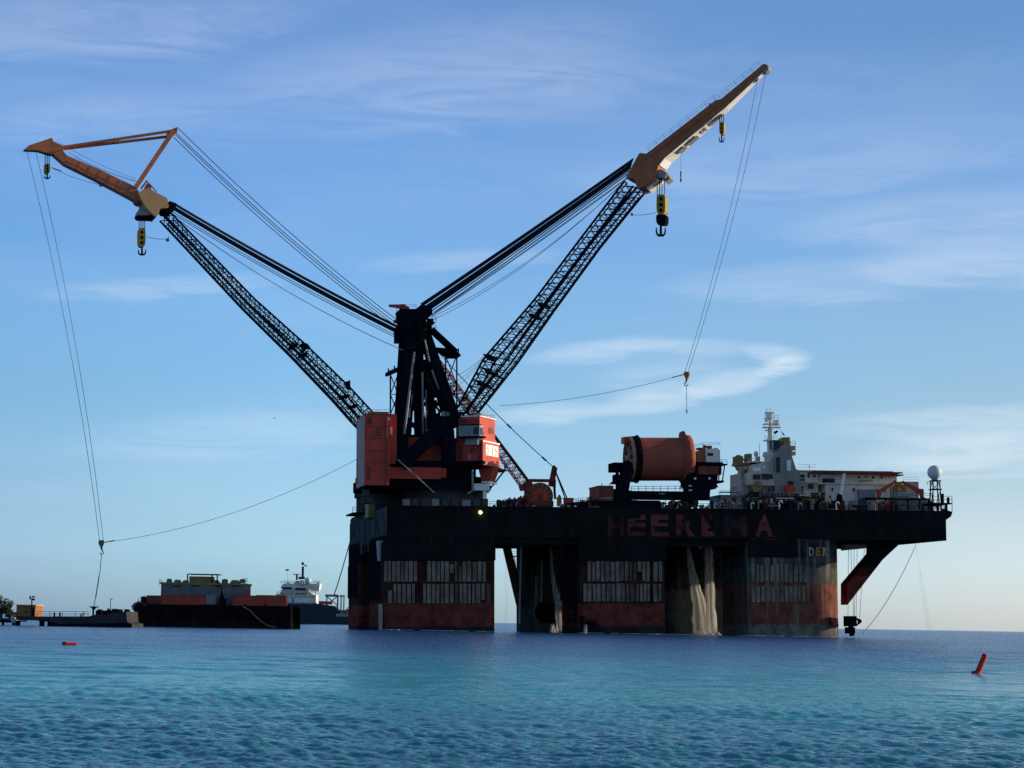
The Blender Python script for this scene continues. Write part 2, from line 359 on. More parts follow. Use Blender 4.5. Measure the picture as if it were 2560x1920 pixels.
# lettering
def letter(ch, x0, x1, y0, y1, v, name, mt, parent, slant=0, thick=.045):
    cu = bpy.data.curves.new('t', 'FONT'); cu.body = ch; cu.size = 1; cu.offset = thick; cu.extrude = .0
    o = bpy.data.objects.new('t', cu); COL.objects.link(o); bpy.context.view_layer.update()
    me = bpy.data.meshes.new_from_object(o.evaluated_get(bpy.context.evaluated_depsgraph_get()))
    P = [q.co.copy() for q in me.vertices]; fs = [tuple(p.vertices) for p in me.polygons]
    bpy.data.objects.remove(o); bpy.data.curves.remove(cu)
    xs = [p.x for p in P]; ys = [p.y for p in P]; a, b, c, d_ = min(xs), max(xs), min(ys), max(ys)
    u0, _, z1 = F.q(x0, y0, v); u1, _, z0 = F.q(x1, y1, v)
    return [(u0 + (p.x-a)/(b-a)*(u1-u0), v, z0 + (p.y-c)/(d_-c)*(z1-z0)) for p in P], fs, me
def lettering(items, y0, y1, vf, name, mt, parent):
    m = MB()
    for ch, x0, x1 in items:
        P, fs, me = letter(ch, x0, x1, y0, y1, -1.0, name, mt, parent)
        m.add([F.w(u, vf(u), z) for u, _, z in P], fs); bpy.data.meshes.remove(me)
    return m.build(name, mt, parent)
M['lred'] = mat('worn red lettering', (.20,.040,.026), .6, .3, .3, rust=1.0, rustcol=(.012,.013,.014), rsc=(.16,.16,.25), rlo=.48)
M['lfaint'] = mat('faint worn red lettering', (.075,.020,.016), .6, .4, .3, rust=1.0, rustcol=(.010,.012,.013), rsc=(.2,.2,.2), rlo=.42)
M['lorange'] = mat('worn orange lettering', (.40,.17,.035), .6, .3, .8)
M['lwhite'] = mat('worn pale lettering', (.42,.33,.22), .6, .3, .8, rust=.9, rustcol=(.07,.055,.04))
lettering([('E',1572,1618),('E',1630,1675),('R',1693,1741),('E',1756,1797),('A',1891,1936)], 1286, 1341, lambda u: -.03, 'lettering', M['lred'], deck)
lettering([('H',1522,1562),('M',1812,1874)], 1286, 1341, lambda u: -.03, 'lettering', M['lfaint'], deck)
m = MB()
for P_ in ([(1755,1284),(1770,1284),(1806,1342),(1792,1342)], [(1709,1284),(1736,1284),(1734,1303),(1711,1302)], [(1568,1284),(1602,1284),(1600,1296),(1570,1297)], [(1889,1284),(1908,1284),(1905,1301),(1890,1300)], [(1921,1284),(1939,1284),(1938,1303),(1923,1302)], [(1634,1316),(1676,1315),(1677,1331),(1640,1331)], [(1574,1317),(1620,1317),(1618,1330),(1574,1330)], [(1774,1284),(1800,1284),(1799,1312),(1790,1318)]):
    m = MB(); m.prism([F.p(x, y, -.075) for x, y in P_], F.ey*.03); m.build('dark_patch', M['hull'], deck)  # thin hull-coloured panels covering parts of the deck-side letters
def cface(u):   # face of the right column with its rounded corner
    r = 8.5; x = u - (uC1 - r)
    return -.65 if x <= 0 else -.65 + r - math.sqrt(max(0, r*r - x*x))
lettering([('D',2023,2036),('R',2059,2072)], 1368, 1390, lambda u: cface(u)-.05, 'lettering', M['lwhite'], cC)
lettering([('E',2041,2053)], 1368, 1390, lambda u: cface(u)-.05, 'lettering', M['lorange'], cC)
lettering([('B',1966,1978),('A',1984,1997),('L',2003,2014)], 1368, 1390, lambda u: cface(u)-.30, 'lettering', M['hull'], cC)
m = MB(); m.ball(F.p(1201, 1281, -.5), .36, 12); m.build('lamp', M['lamp'], deck)
# deck edge: bulwark bits, railings
m = MB(); y = lambda x: lerp(1263, 1276, (x-965)/1401)
for a, b in ((965, 1010), (1225, 1300), (1430, 1480), (1640, 1830), (1860, 2160), (2160, 2366)):
    m.rail([F.w(F.q(a, 1265, 0)[0], .3, zt), F.w(F.q(b, 1265, 0)[0], .3, zt)], 1.15, .06, ez=F.ez)
m.rail([F.w(uR-.3, .3, zt), F.w(uR-.3, 24, zt)], 1.15, .06, ez=F.ez)
m.build('railing', M['black'], ves); m = MB(); m.rail([F.w(.2, 2, zt), F.w(.2, 60, zt)], 1.15, .05, ez=F.ez)
m.build('railing', M['black'], ves)
# bow gallery bracket with posts
m = MB(); m.prism([F.p(2360, 1272, 2), F.p(2381, 1280, 2), F.p(2378, 1291, 2), F.p(2362, 1302, 2)], F.ey*1.2); m.pbox(F, 2330, 1257, 2381, 1260, 2, 10)
m.rail([F.p(2330, 1257, 2), F.p(2380, 1257, 2)], 1.6, .06, ez=F.ez); m.tube([F.p(2380, 1245, 2), F.p(2380, 1282, 2)], .09, 5)
for x in (2357, 2371): m.pbox(F, x-2, 1234 if x < 2360 else 1243, x+3, 1258, 4, .6)
for x in (2345, 2366): m.pbox(F, x-2, 1259, x+3, 1276, 4, .6)
m.build('bow_gallery', M['black'], ves)
# ------------------------------------------------------------------ bridge and accommodation on the vessel
def win(parent, fr, rects, v, mt='glass'):
    for (x0, y0, x1, y1) in rects:
        m = MB(); m.pbox(fr, x0, y0, x1, y1, v-.12, .1); m.build('window', M[mt], parent)
# low house left of the bridge
m = MB(); m.pbox(F, 1802, 1240, 1872, 1292, 14, 10); m.pbox(F, 1800, 1237, 1872, 1240.5, 13.7, 10.6)
lh = m.build('deck_house', M['lgrey'], ves)
win(lh, F, [(1806, 1246, 1816, 1262), (1829, 1243, 1840, 1255), (1854, 1244, 1864, 1254)], 14)
m = MB(); m.rail([F.p(1800, 1237, 13.8), F.p(1855, 1237, 13.8)], 1.1, .05, ez=F.ez); m.pbox(F, 1804, 1229, 1853, 1231, 20, 3); m.build('railing', M['lgrey'], lh)
# bridge house
m = MB(); m.pbox(F, 1853, 1166, 1862, 1250, 18, 3); m.pbox(F, 1853, 1236, 1866, 1294, 18, 8); m.pbox(F, 1853, 1166, 1868, 1196, 18, 3); m.pbox(F, 1866, 1213, 1960, 1294, 17, 14); m.pbox(F, 1866, 1180, 1938, 1213, 15.5, 14)
m.prism([F.p(1873, 1180, 16.5), F.p(1938, 1180, 16.5), F.p(1938, 1150, 16.5), F.p(1876, 1163, 16.5)], F.ey*9); m.pbox(F, 1868, 1210, 1944, 1213.5, 15, 1.5)
bh = m.build('bridge_house', M['offwhite'], ves)
win(bh, F, [(1883, 1186, 1901, 1199), (1904, 1184, 1924, 1199), (1925, 1185, 1932, 1197), (1861, 1174, 1867, 1183), (1921, 1219, 1926, 1228), (1932, 1218, 1936, 1228), (1940, 1218, 1944, 1228)], 15.45)
win(bh, F, [(1882, 1168, 1902, 1178), (1907, 1165, 1914, 1171)], 16.4, 'cream')
m = MB()
for a, b in ((1872, 1940),): m.rail([F.p(a, 1161, 16), F.p(b, 1150, 16)], 1.3, .06, ez=F.ez)
m.pbox(F, 1872, 1153, 1936, 1156, 17, 8); m.build('railing', M['white'], bh)
m = MB(); m.pbox(F, 1843, 1140, 1858, 1157, 20, 4); m.pbox(F, 1869, 1134, 1880, 1166, 20, 3); m.pbox(F, 1858, 1146, 1870, 1150, 20, 3); m.pbox(F, 1841, 1157, 1877, 1164, 20, 4); m.pbox(F, 1845, 1164, 1875, 1168, 20.5, 3); m.ball(F.p(1846, 1148, 21), 1.1, 10); m.pbox(F, 1895, 1141, 1900, 1156, 20, 2); m.pbox(F, 1845, 1169, 1853, 1175, 19.5, 2)
m.build('exhaust_stack', M['olive'], bh)
m = MB(); m.pbox(F, 1880, 1215, 1906, 1224, 14, 4); m.pbox(F, 1884, 1224, 1900, 1244, 14, 4); m.ball(F.p(1895, 1214, 15), 1.2, 10); m.pbox(F, 1888, 1244, 1896, 1256, 15, 2); m.build('deck_machinery', M['olive'], bh)
for x, y, r, sz in ((1890, 1135, 6.2, 1.15), (1913, 1137, 7.2, 1.1)):
    m = MB(); c = F.p(x, y, 20); m.ball(c, r/10.4, 16, sz); m.cyl(c - F.ez*1.8, c - F.ez*.4, .25, 8); m.build('dish_dome', M['radome'], bh)
# main mast
m = MB()
m.pbox(F, 1921, 1096, 1931, 1150, 19, 1.2); m.pbox(F, 1922.5, 1066, 1930, 1096, 19.2, 1); m.pbox(F, 1924, 1040, 1928, 1066, 19.4, .6); m.pbox(F, 1921, 1130, 1936, 1156, 18.5, 2.5)
for y, a, b in ((1101, 1913, 1946), (1068, 1911, 1952), (1046, 1916, 1932), (1060, 1912, 1946)):
    m.pbox(F, a, y-1.2, b, y+1.2, 18.6, 2)
for y, a, b in ((1100, 1913, 1945), (1067, 1911, 1950)): m.rail([F.p(a, y, 18.6), F.p(b, y, 18.6)], 1.0, .06, ez=F.ez)
for (x0, y0, x1, y1) in ((1916, 1030, 1934, 1035), (1914, 1050, 1921, 1054), (1914, 1074, 1922, 1077), (1934, 1050, 1946, 1064), (1918, 1036, 1930, 1044)): m.pbox(F, x0, y0, x1, y1, 19.2, .8)
for x, y in ((1917, 1022), (1925, 1018), (1935, 1028), (1913, 1028), (1946, 1046)): m.tube([F.p(x, 1050, 19.5), F.p(x, y, 19.5)], .09, 4)
m.rail([F.p(1934, 1050, 18.8), F.p(1947, 1050, 18.8)], 1.1, .06, ez=F.ez)
m.build('mast', M['white'], bh)
m = MB(); m.tube([F.p(1899, 1150, 20), F.p(1898.5, 1108, 20)], .05, 4); m.build('whip_aerial', M['wire'], bh)
# funnel casing
m = MB(); outl = [(1938, 1150), (1950, 1120), (1959, 1112), (1976, 1112), (1978, 1134), (1983, 1150), (1990, 1172), (1999, 1178), (2004, 1222), (2004, 1294), (1936, 1294)]
m.prism([F.p(x, y, 15) for x, y in outl], F.ey*8)
fc = m.build('funnel_casing', M['grey'], ves)
m = MB(); m.pbox(F, 1934, 1100, 1949, 1120, 16, 4); m.pbox(F, 1941, 1143, 1950, 1181, 14.85, .15); m.pbox(F, 1970, 1202, 1984, 1216, 14.85, .15); m.build('louvre', M['glass'], fc)
m = MB(); m.pbox(F, 1959, 1093, 1975, 1114, 16, 4); m.pbox(F, 1960, 1114, 1979, 1134, 15.5, 4.5); m.build('exhaust_stack', M['olive'], fc)
m = MB()
for y in (1155, 1164, 1172): m.lathe(F.p(1971.5, y, 14.9), F.ey, [(.55, -.06), (.55, .05)], 12)
m.build('porthole', M['cream'], fc)
m = MB(); m.pbox(F, 1976, 1114, 1989, 1125, 17, 3); m.pbox(F, 1979, 1129, 1989, 1138, 17, 2.5); m.rail([F.p(1976, 1114, 17), F.p(1989, 1114, 17)], 1.1, .06, ez=F.ez); m.rail([F.p(1980, 1137, 17), F.p(1989, 1137, 17)], 1.1, .06, ez=F.ez); m.build('casing_platform', M['lgrey'], fc)
m = MB(); m.pbox(F, 1966, 1216, 1988, 1232, 13, 3); m.pbox(F, 1968, 1213, 1984, 1217, 13.4, 2.2); m.pbox(F, 1970, 1232, 1986, 1236, 13.2, 2); m.build('rescue_capsule', M['red'], fc)
# link block and accommodation
m = MB(); m.pbox(F, 1996, 1180, 2050, 1206, 17, 12); m.pbox(F, 2000, 1206, 2046, 1294, 18, 11); m.pbox(F, 1995, 1175, 2040, 1178, 16.6, 12)
lk = m.build('link_block', M['white'], ves)
win(lk, F, [(1998, 1186, 2012, 1194), (1999, 1197, 2012, 1202), (2019, 1185, 2024, 1194), (2033, 1187, 2039, 1193), (2020, 1210, 2034, 1222), (2000, 1215, 2008, 1230)], 16.98)
m = MB(); m.rail([F.p(1996, 1175, 16.7), F.p(2040, 1175, 16.7)], 1.4, .05, ez=F.ez); m.tube([F.p(2024, 1178, 18), F.p(2024, 1164, 18)], .1, 4); m.ball(F.p(2024, 1166, 18), .3, 8); m.build('railing', M['white'], lk)
m = MB(); m.pbox(F, 2046, 1186, 2228, 1208, 17, 22); m.pbox(F, 2064, 1211, 2226, 1294, 16.5, 22); m.pbox(F, 2044, 1208, 2230, 1211, 15.8, 23)
ab = m.build('accommodation_block', M['white'], ves)
win(ab, F, [(2146, 1190, 2150, 1196), (2163, 1189, 2166, 1195), (2181, 1190, 2186, 1197), (2202, 1190, 2207, 1197), (2056, 1196, 2087, 1207)], 17)
win(ab, F, [(2079, 1219, 2083, 1228), (2132, 1220, 2137, 1229), (2210, 1222, 2214, 1230), (2074, 1239, 2078, 1245), (2158, 1224, 2184, 1242)], 16.5)
m = MB(); m.pbox(F, 2148, 1224, 2188, 1250, 15.2, 1.2); m.pbox(F, 2150, 1201, 2183, 1204, 16.4, .5); m.build('vent_trunk', M['grey'], ab)
m = MB(); m.pbox(F, 2225, 1250, 2330, 1294, 15, 4); m.build('deck_store', M['lgrey'], ves)
hm = MB(); hm.pbox(F, 2036, 1177, 2232, 1182.5, 12, 26); hm.pbox(F, 2228, 1180, 2257, 1183, 14, 20); hm.pbox(F, 2230, 1186, 2260, 1188.5, 15, 14)
hd = hm.build('helideck', M['dred'], ves)
m = MB()
for x in (2208, 2216, 2224, 2236): m.beam(F.p(x, 1183, 16), F.p(x-5, 1200, 18), .35); m.beam(F.p(x, 1183, 26), F.p(x-7, 1200, 20), .35)
m.pbox(F, 2200, 1184, 2244, 1187, 15, 1); m.build('helideck_truss', M['red'], hd)
m = MB(); m.pbox(F, 2228, 1186, 2242, 1204, 17, 12); m.pbox(F, 2229, 1204, 2238, 1294, 17, 10); m.build('stair_tower', M['cream'], ab)
m = MB(); m.pbox(F, 2235, 1212, 2265, 1260, 16, 8); m.pbox(F, 2240, 1204, 2254, 1212, 17, 5); bx = m.build('winch_house', M['brown'], ves)
m = MB(); m.pbox(F, 2246, 1222, 2252, 1225, 15.95, .1); m.build('window', M['cream'], bx)
m = MB(); m.pbox(F, 2264, 1204, 2297, 1262, 20, 8); fb = m.build('forward_house', M['lgrey'], ves)
m = MB(); m.rail([F.p(2258, 1204, 20), F.p(2297, 1204, 20)], 1.1, .05, ez=F.ez); m.build('railing', M['white'], fb)
# boat deck walkway
m = MB(); m.pbox(F, 2164, 1244.5, 2326, 1248, 11, 3)
for x in (2168, 2190, 2215, 2240, 2270, 2300, 2322): m.pbox(F, x-1.5, 1248, x+1.5, 1274, 11.5, .4)
for a, b in ((2228, 2300), (2305, 2324)): m.rail([F.p(a, 1244.5, 11.2), F.p(b, 1244.5, 11.2)], 1.1, .05, ez=F.ez)
m.build('boat_deck', M['black'], ves)
def on_deck(x, v): u = F.q(x, 1268, v)[0]; return F.w(u, v, zt)
# davits, lifeboat
for pts, lab in (([(2190, 1222), (2199, 1224), (2236, 1203), (2240, 1200), (2241, 1206), (2205, 1231), (2200, 1244), (2194, 1244), (2195, 1234)], 'red lifeboat davit leaning toward the bow, in front of the white accommodation block'),
                 ([(2309, 1222), (2300, 1222), (2258, 1202), (2256, 1206), (2292, 1230), (2300, 1234), (2303, 1244), (2309, 1244), (2310, 1232)], 'red lifeboat davit leaning toward the stern, nearest the white radome ball')):
    b = F.p(pts[-2][0], 1244, 10); dv = thing('lifeboat_davit', lab, 'davit', F, b, 'red lifeboat davits')
    m = MB(); m.prism([F.p(x, y, 10) for x, y in pts], F.ey*.8); m.build('arm', M['red'], dv)
    m = MB(); m.pbox(F, pts[-2][0]-3, 1242, pts[-2][0]+3, 1247, 9.7, 1.4); m.tube([F.p(pts[4][0], pts[4][1]+2, 10), F.p(pts[4][0], 1240, 10)], .06, 4); m.build('base', M['dred'], dv)
lb = thing('lifeboat', 'pale grey enclosed lifeboat lying between the two red davits', 'lifeboat', F, F.p(2253, 1244, 10))
m = MB(); A = F.p(2230, 1239, 11); B = F.p(2276, 1239, 11); L_ = (B-A).length
m.lathe(A, B-A, [(.02, 0), (.5, .25), (.8, .9), (.88, L_*.5), (.8, L_-.9), (.5, L_-.25), (.02, L_)], 14); m.build('hull', M['lgrey'], lb)
m = MB(); m.pbox(F, 2258, 1233, 2268, 1237, 10.6, 1); m.build('cabin', M['white'], lb)
# radome on its tower
rt = thing('radome_tower', 'big white radome ball on a dark four-legged tower at the bow', 'radome', F, on_deck(2338, 6))
c = F.p(2336, 1181, 8); m = MB(); m.ball(c, 18.2/10.35, 32); m.build('radome', M['radome'], rt)
m = MB()
zz = F.q(2338, 1202, 8)[2]; z1_ = F.q(2338, 1224, 8)[2]; u_ = F.q(2338, 1210, 8)[0]
leg = [(-1.0, -1.0), (1.0, -1.0), (1.0, 1.0), (-1.0, 1.0)]
for a, b in leg: m.tube([F.w(u_+a*1.15, 8+b, zt), F.w(u_+a*.85, 8+b*.8, zz)], .16, 6)
for i in range(4):
    a, b = leg[i], leg[(i+1) % 4]
    for za, zc in ((zt, z1_), (z1_, zz)): m.tube([F.w(u_+a[0], 8+a[1], za), F.w(u_+b[0], 8+b[1], zc)], .08, 5)
m.box(F, u_-1.3, u_+1.3, 6.8, 9.2, z1_-.1, z1_+.15); m.box(F, u_-1.2, u_+1.2, 7, 9, zz-.15, zz+.1)
m.rail([F.p(2318, 1213, 7), F.p(2326, 1213, 7)], .9, .05, ez=F.ez)
m.build('tower', M['black'], rt)
m = MB(); m.cyl(F.w(u_, 8, zz), F.w(u_, 8, zz+.5), .9, 16); m.build('pedestal', M['lgrey'], rt)
# cream deck crane post
m = MB()
for k in range(70):
    x = random.uniform(1868, 2070); y = random.uniform(1228, 1262); m.pbox(F, x, y, x+random.uniform(3, 16), y+random.uniform(4, 14), random.uniform(9, 13), random.uniform(.5, 2))
for x in (1878, 1904, 1932, 1956, 1990, 2014, 2040): m.tube([F.p(x, 1276, 9), F.p(x, 1232, 9)], .14, 5)
m.pbox(F, 1900, 1243, 2050, 1246, 9, 4); m.pbox(F, 1868, 1256, 1990, 1258, 9, 4); m.build('deck_machinery', M['rig'], ves, kind='stuff')
m = MB()
for x0, x1, y in ((1900, 2050, 1243), (1868, 1990, 1256)): m.rail([F.p(x0, y, 9.1), F.p(x1, y, 9.1)], 1.1, .05, ez=F.ez)
m.pbox(F, 1926, 1246, 1932, 1268, 8.8, .5); m.pbox(F, 1940, 1244, 1985, 1247, 8.7, .4); m.pbox(F, 2000, 1236, 2020, 1240, 8.8, 1); m.build('railing', M['offwhite'], ves)
dc = thing('provision_crane', 'slim deck crane with a raised cream boom in front of the white accommodation block', 'crane', F, on_deck(2096, 10))
m = MB(); m.beam(F.p(2101, 1236, 10), F.p(2111, 1184, 10), .75, w2=.5); m.build('boom', M['cream'], dc)
m = MB(); m.prism([F.p(2088, 1268, 10), F.p(2098, 1232, 10), F.p(2104, 1234, 10), F.p(2110, 1268, 10)], F.ey*1.2); m.pbox(F, 2080, 1252, 2112, 1270, 11.2, 3); m.build('base', M['black'], dc)
# flags by the mast
for x, y, mt, lab, pts in ((1934, 1079, 'black', 'small dark flag close beside the white mast', [(1934, 1080), (1943, 1075), (1946, 1080), (1937, 1086)]), (1953, 1080, 'navy', 'dark triangular pennant on the halyard right of the white mast', [(1953, 1077), (1963, 1088), (1959, 1089), (1955, 1083)])):
    m = MB(); m.prism([F.p(a, b, 19.4+.15*math.sin(i)) for i, (a, b) in enumerate(pts)], F.ey*.04); m.tube([F.p(1948, 1062, 19.5), F.p(1957, 1108, 19.5)] if x > 1940 else [F.p(1934, 1068, 19.5), F.p(1934, 1098, 19.5)], .03, 4)
    m.build('flag', M[mt], None, F, label=lab, cat='flag', group='flags on the vessel mast')
# deck clutter near the accommodation
for (x0, y0, x1, y1, v, mt, nm, lab) in (
    (2207, 1255, 2237, 1273, 6, 'dred', 'mooring_winch', 'low dark red mooring winch at the deck edge under the boat deck'),
    (2012, 1247, 2038, 1274, 6, 'brown', 'store_box', 'tan and grey store box at the deck edge below the funnel casing'),
    (2126, 1250, 2146, 1276, 6, 'grey', 'ventilator', 'grey hooded ventilator standing at the deck edge below the helideck'),
    (2150, 1246, 2166, 1276, 6, 'navy', 'ventilator', 'dark blue hooded ventilator beside the grey one'),
    (2168, 1252, 2182, 1274, 7, 'lgrey', 'store_box', 'pale grey store box next to the dark blue ventilator')):
    o = thing(nm, lab, nm.replace('_', ' '), F, on_deck((x0+x1)/2, v))
    m = MB()
    if nm == 'ventilator':
        m.prism([F.p(x0, y1, v), F.p(x1, y1, v), F.p(x1, y0+8, v), F.p(x1-3, y0, v), F.p(x0+5, y0, v), F.p(x0, y0+9, v)], F.ey*2); m.build('cowl', M[mt], o)
        m = MB(); m.pbox(F, x0+3, y0+12, x1-3, y0+18, v-.06, .05); m.build('louvre', M['glass'], o)
    elif nm == 'mooring_winch':
        m.cyl(F.p(x0+6, y0+9, v), F.p(x1-6, y0+9, v), .7, 14)
        for x in (x0+6, (x0+x1)/2, x1-6): m.cyl(F.p(x-1.5, y0+9, v), F.p(x+1.5, y0+9, v), 1.0, 16)
        m.build('drum', M['red'], o); m = MB(); m.pbox(F, x0, y0+12, x1, y1, v-1, 3)
        for x in (x0+1, x1-4): m.pbox(F, x, y0+4, x+3, y1, v-.6, 1.2)
        m.build('frame', M[mt], o)
    else:
        m.pbox(F, x0, y0, x1, lerp(y0, y1, .5), v, 2.2); m.build('body', M[mt], o)
        m = MB(); m.pbox(F, x0+1, lerp(y0, y1, .5), x1-3, y1+1, v+.1, 2); m.build('base', M['lgrey'], o)
        m = MB(); m.pbox(F, x0+3, y0+3, x0+9, lerp(y0, y1, .45), v-.06, .05); m.build('door', M['dred'], o)
# ------------------------------------------------------------------ cranes
def crane_frame(px, py, v, ang, flip=False):
    O = F.p(px, py, v); a = math.radians(ang)
    ex = TRIM @ Vector((math.cos(a), math.sin(a), 0)); ez = F.ez
    ey = ez.cross(ex)
    if ey.y < 0: ey = -ey
    return Frame(O, ex, ey, ez)
def poly_at(poly, t):
    """resample a pixel polyline by arc length"""
    L = [0]
    for a, b in zip(poly, poly[1:]): L.append(L[-1] + math.hypot(b[0]-a[0], b[1]-a[1]))
    s = t*L[-1]
    for i in range(len(poly)-1):
        if s <= L[i+1] or i == len(poly)-2:
            k = (s-L[i])/(L[i+1]-L[i]); return lerp(poly[i][0], poly[i+1][0], k), lerp(poly[i][1], poly[i+1][1], k)
def lattice(fr, top, bot, W0, W1, n, rc, rl, foot=0.0):
    """box lattice boom; top and bot are its near chords, W0..W1 its width along the frame's depth axis"""
    st = []
    for i in range(n+1):
        t = i/n; W = lerp(W0, W1, t)
        a = fr.p(*poly_at(top, t), -W/2); b = fr.p(*poly_at(bot, t), -W/2)
        st.append((a, b, b + fr.ey*W, a + fr.ey*W))
    ch = MB(); lc = MB()
    for k in range(4): ch.tube([s[k] for s in st], rc, 6)
    for i in range(n):
        for k in range(4):
            j = (k+1) % 4
            lc.tube([st[i][k], st[i+1][j]], rl, 4, caps=False)
            if n < 50 or k % 2: lc.tube([st[i][j], st[i+1][k]], rl*.8, 4, caps=False)
            if i % 2 == 0: lc.tube([st[i][k], st[i][j]], rl*.9, 4, caps=False)
    return ch, lc, st
def hook_block(name, label, fr, x, yt, y0, y1, y2, wd, nr, group, mt='yellow', dx=0, double=True, depth=1.6, gap=None, plug=False, swivel=0):
    """ropes from yt, sheave block y0..y1, hook down to y2 (pixels on the crane's plane)"""
    h = thing(name, label, 'hook block', fr, fr.p(x, yt, 0), group)
    m = MB(); gap = gap or wd*.7
    for k in range(nr):
        o = (k/(max(1, nr-1))-.5)*gap
        for w in ((-.3, .3) if nr > 1 else (0,)): m.tube([fr.p(x+dx+o, yt, w), fr.p(x+o, y0+2, w)], .11 if nr > 2 else .06, 5)
    m.build('hoist_ropes', M['rope'], h)
    s = wd/2; m = MB(); H = y1-y0
    if plug: o_ = [(-.45, 0), (.45, 0), (1, .2), (1, .5), (.3, 1), (-.3, 1), (-1, .5), (-1, .2)]
    else: o_ = [(-.6, 0), (.6, 0), (.95, .1), (1, .5), (.95, .82), (.5, 1), (-.5, 1), (-.95, .82), (-1, .5), (-.95, .1)]
    A = [fr.p(x+a*s, y0+b*H, -depth/2) for a, b in o_]; m.prism(A, fr.ey*depth); blk = m.build('block', M[mt], h)
    if swivel:
        m = MB(); q0 = y1; m.prism([fr.p(x+a*s, q0+b, -depth*.55) for a, b in ((-.9, -1), (.9, -1), (1.1, 5), (1.05, swivel*.7), (.75, swivel), (-.75, swivel), (-1.05, swivel*.7), (-1.1, 5))], fr.ey*depth*1.1); m.build('swivel', M['black'], h); y1 += swivel-2
    if not plug:
        m = MB()
        for k in range(3): m.lathe(fr.p(x, y0+H*(.22+.28*k), -depth/2-.06), fr.ey, [(.22*s/10.5*2, 0), (.22*s/10.5*2, .05)], 10)
        m.build('sheave_pin', M['black'], blk)
    m = MB(); k = (y2-y1); hw = min(s*1.05, k*.62) if double else k*.28
    P = lambda a, b: fr.p(x+a*hw, y1+b*k, 0)
    sc = 1/10.6
    m.tube([P(0, -.05), P(0, .75)], hw*.24*sc, 8, r2=hw*.3*sc)
    if double:
        for sgn in (-1, 1): m.tube([P(0, .82), P(.45*sgn, .86), P(.85*sgn, .72), P(.98*sgn, .5), P(.9*sgn, .3)], hw*.33*sc, 8, r2=hw*.12*sc)
    else:
        m.lathe(P(0, .1), -fr.ez, [(hw*.9*sc, 0), (hw*.9*sc, k*.2*sc)], 8)
        sg = 1 if dx >= 0 else -1
        m.tube([P(0, .4), P(-.75*sg, .62), P(-.75*sg, .82), P(0, .97), P(.7*sg, .82), P(.85*sg, .65)], hw*.36*sc, 8, r2=hw*.2*sc)
    m.build('hook', M['black'], h)
    return h
C1 = crane_frame(1100, 1262, 22, -20)
HL = {}
k1 = thing('heavy_lift_crane', 'nearer heavy crane with red house and black A-frame, its lattice boom rising right', 'crane', C1, group='twin heavy lift cranes')
# pedestal and bed
m = MB(); u, v, _ = F.q(1112, 1240, 22); cb = F.w(u, v, zt)
h1 = F.q(1112, 1226, 22)[2]-zt; h2 = F.q(1112, 1196, 22)[2]-zt
m.lathe(cb, F.ez, [(10.6, 0), (10.6, .8), (10.0, 1.0), (10.0, h1-.6), (10.8, h1-.5), (10.8, h1)], 40)
for k in range(14):
    a = 2*math.pi*k/14; m.beam(cb + F.ex*10.05*math.cos(a) + F.ey*10.05*math.sin(a) + F.ez*.9, cb + F.ex*10.05*math.cos(a) + F.ey*10.05*math.sin(a) + F.ez*(h1-.6), .25)
m.build('pedestal', M['pgrey'], k1)
m = MB(); m.lathe(cb, F.ez, [(11.2, h1+.01), (11.2, h1+1.2), (10.6, h1+1.4), (10.2, h2)], 40)
m.pbox(F, 912, 1196, 1190, 1222, 11, 22); m.pbox(F, 1040, 1160, 1190, 1197, 13, 18); m.pbox(F, 974, 1152, 1205, 1168, 9.5, 20)
m.build('slewing_bed', M['black'], k1)
m = MB(); m.pbox(F, 972, 1168, 1103, 1197, 9, 3); m.pbox(F, 1100, 1170, 1116, 1194, 9.6, 2); m.build('bed_skirt', M['red'], k1)
m = MB(); m.pbox(F, 992, 1094, 1142, 1154, 13, 10); m.build('winch_house', M['red'], k1)
m = MB()
for y in (1118, 1136): m.pbox(F, 992, y-.6, 1142, y+.6, 12.93, .07)
m.pbox(F, 1072, 1146, 1085, 1154, 12.4, .5); m.build('panel_seam', M['dred'], k1)
# counterweight
m = MB(); m.pbox(F, 912, 1036, 974, 1213, 7, 15); m.pbox(F, 974, 1036, 992, 1160, 9, 10)
cw = m.build('counterweight', M['red'], k1)
m = MB(); 
for (x0, y0, x1, y1) in ((918, 1042, 930, 1060), (940, 1070, 952, 1090), (918, 1166, 926, 1200)): m.pbox(F, x0, y0, x1, y1, 6.9, .095)
m.build('louvre', M['dred'], cw); m = MB()
for x in (963, 968): m.tube([F.p(x, 1040, 6.7), F.p(x, 1212, 6.7)], .06, 4)
for y in range(1044, 1212, 6): m.tube([F.p(963, y, 6.7), F.p(968, y, 6.7)], .045, 4)
m.build('ladder', M['dred'], cw); m = MB(); uu = F.q(912, 1120, 7)[0]; m.box(F, uu-.08, uu-.003, 7.1, 21.9, F.q(912, 1213, 7)[2]+.1, F.q(912, 1036, 7)[2]-.3); m.build('end_plate', M['fade'], cw)
m = MB()
for y in (1066, 1096, 1127, 1158): m.pbox(F, 912, y-.7, 974, y+.7, 6.94, .06)
m.pbox(F, 912, 1034.5, 980, 1037, 6.9, 15.2); m.build('panel_seam', M['dred'], cw)
m = MB(); m.pbox(F, 971, 1044, 974.5, 1051, 6.8, .1); m.pbox(F, 976, 1068, 981, 1086, 8.9, .1); m.build('floodlight', M['cream'], cw)
m = MB(); m.rail([F.p(912, 1036, 9), F.p(974, 1036, 9)], 1.1, .06, ez=F.ez); m.pbox(F, 922, 1029, 972, 1035, 12, 3); m.tube([F.p(895, 1140, 20), F.p(892, 1160, 20), F.p(892, 1205, 20)], .1, 5); m.pbox(F, 890, 1195, 897, 1209, 20, 1.5); m.build('railing', M['brown'], cw)
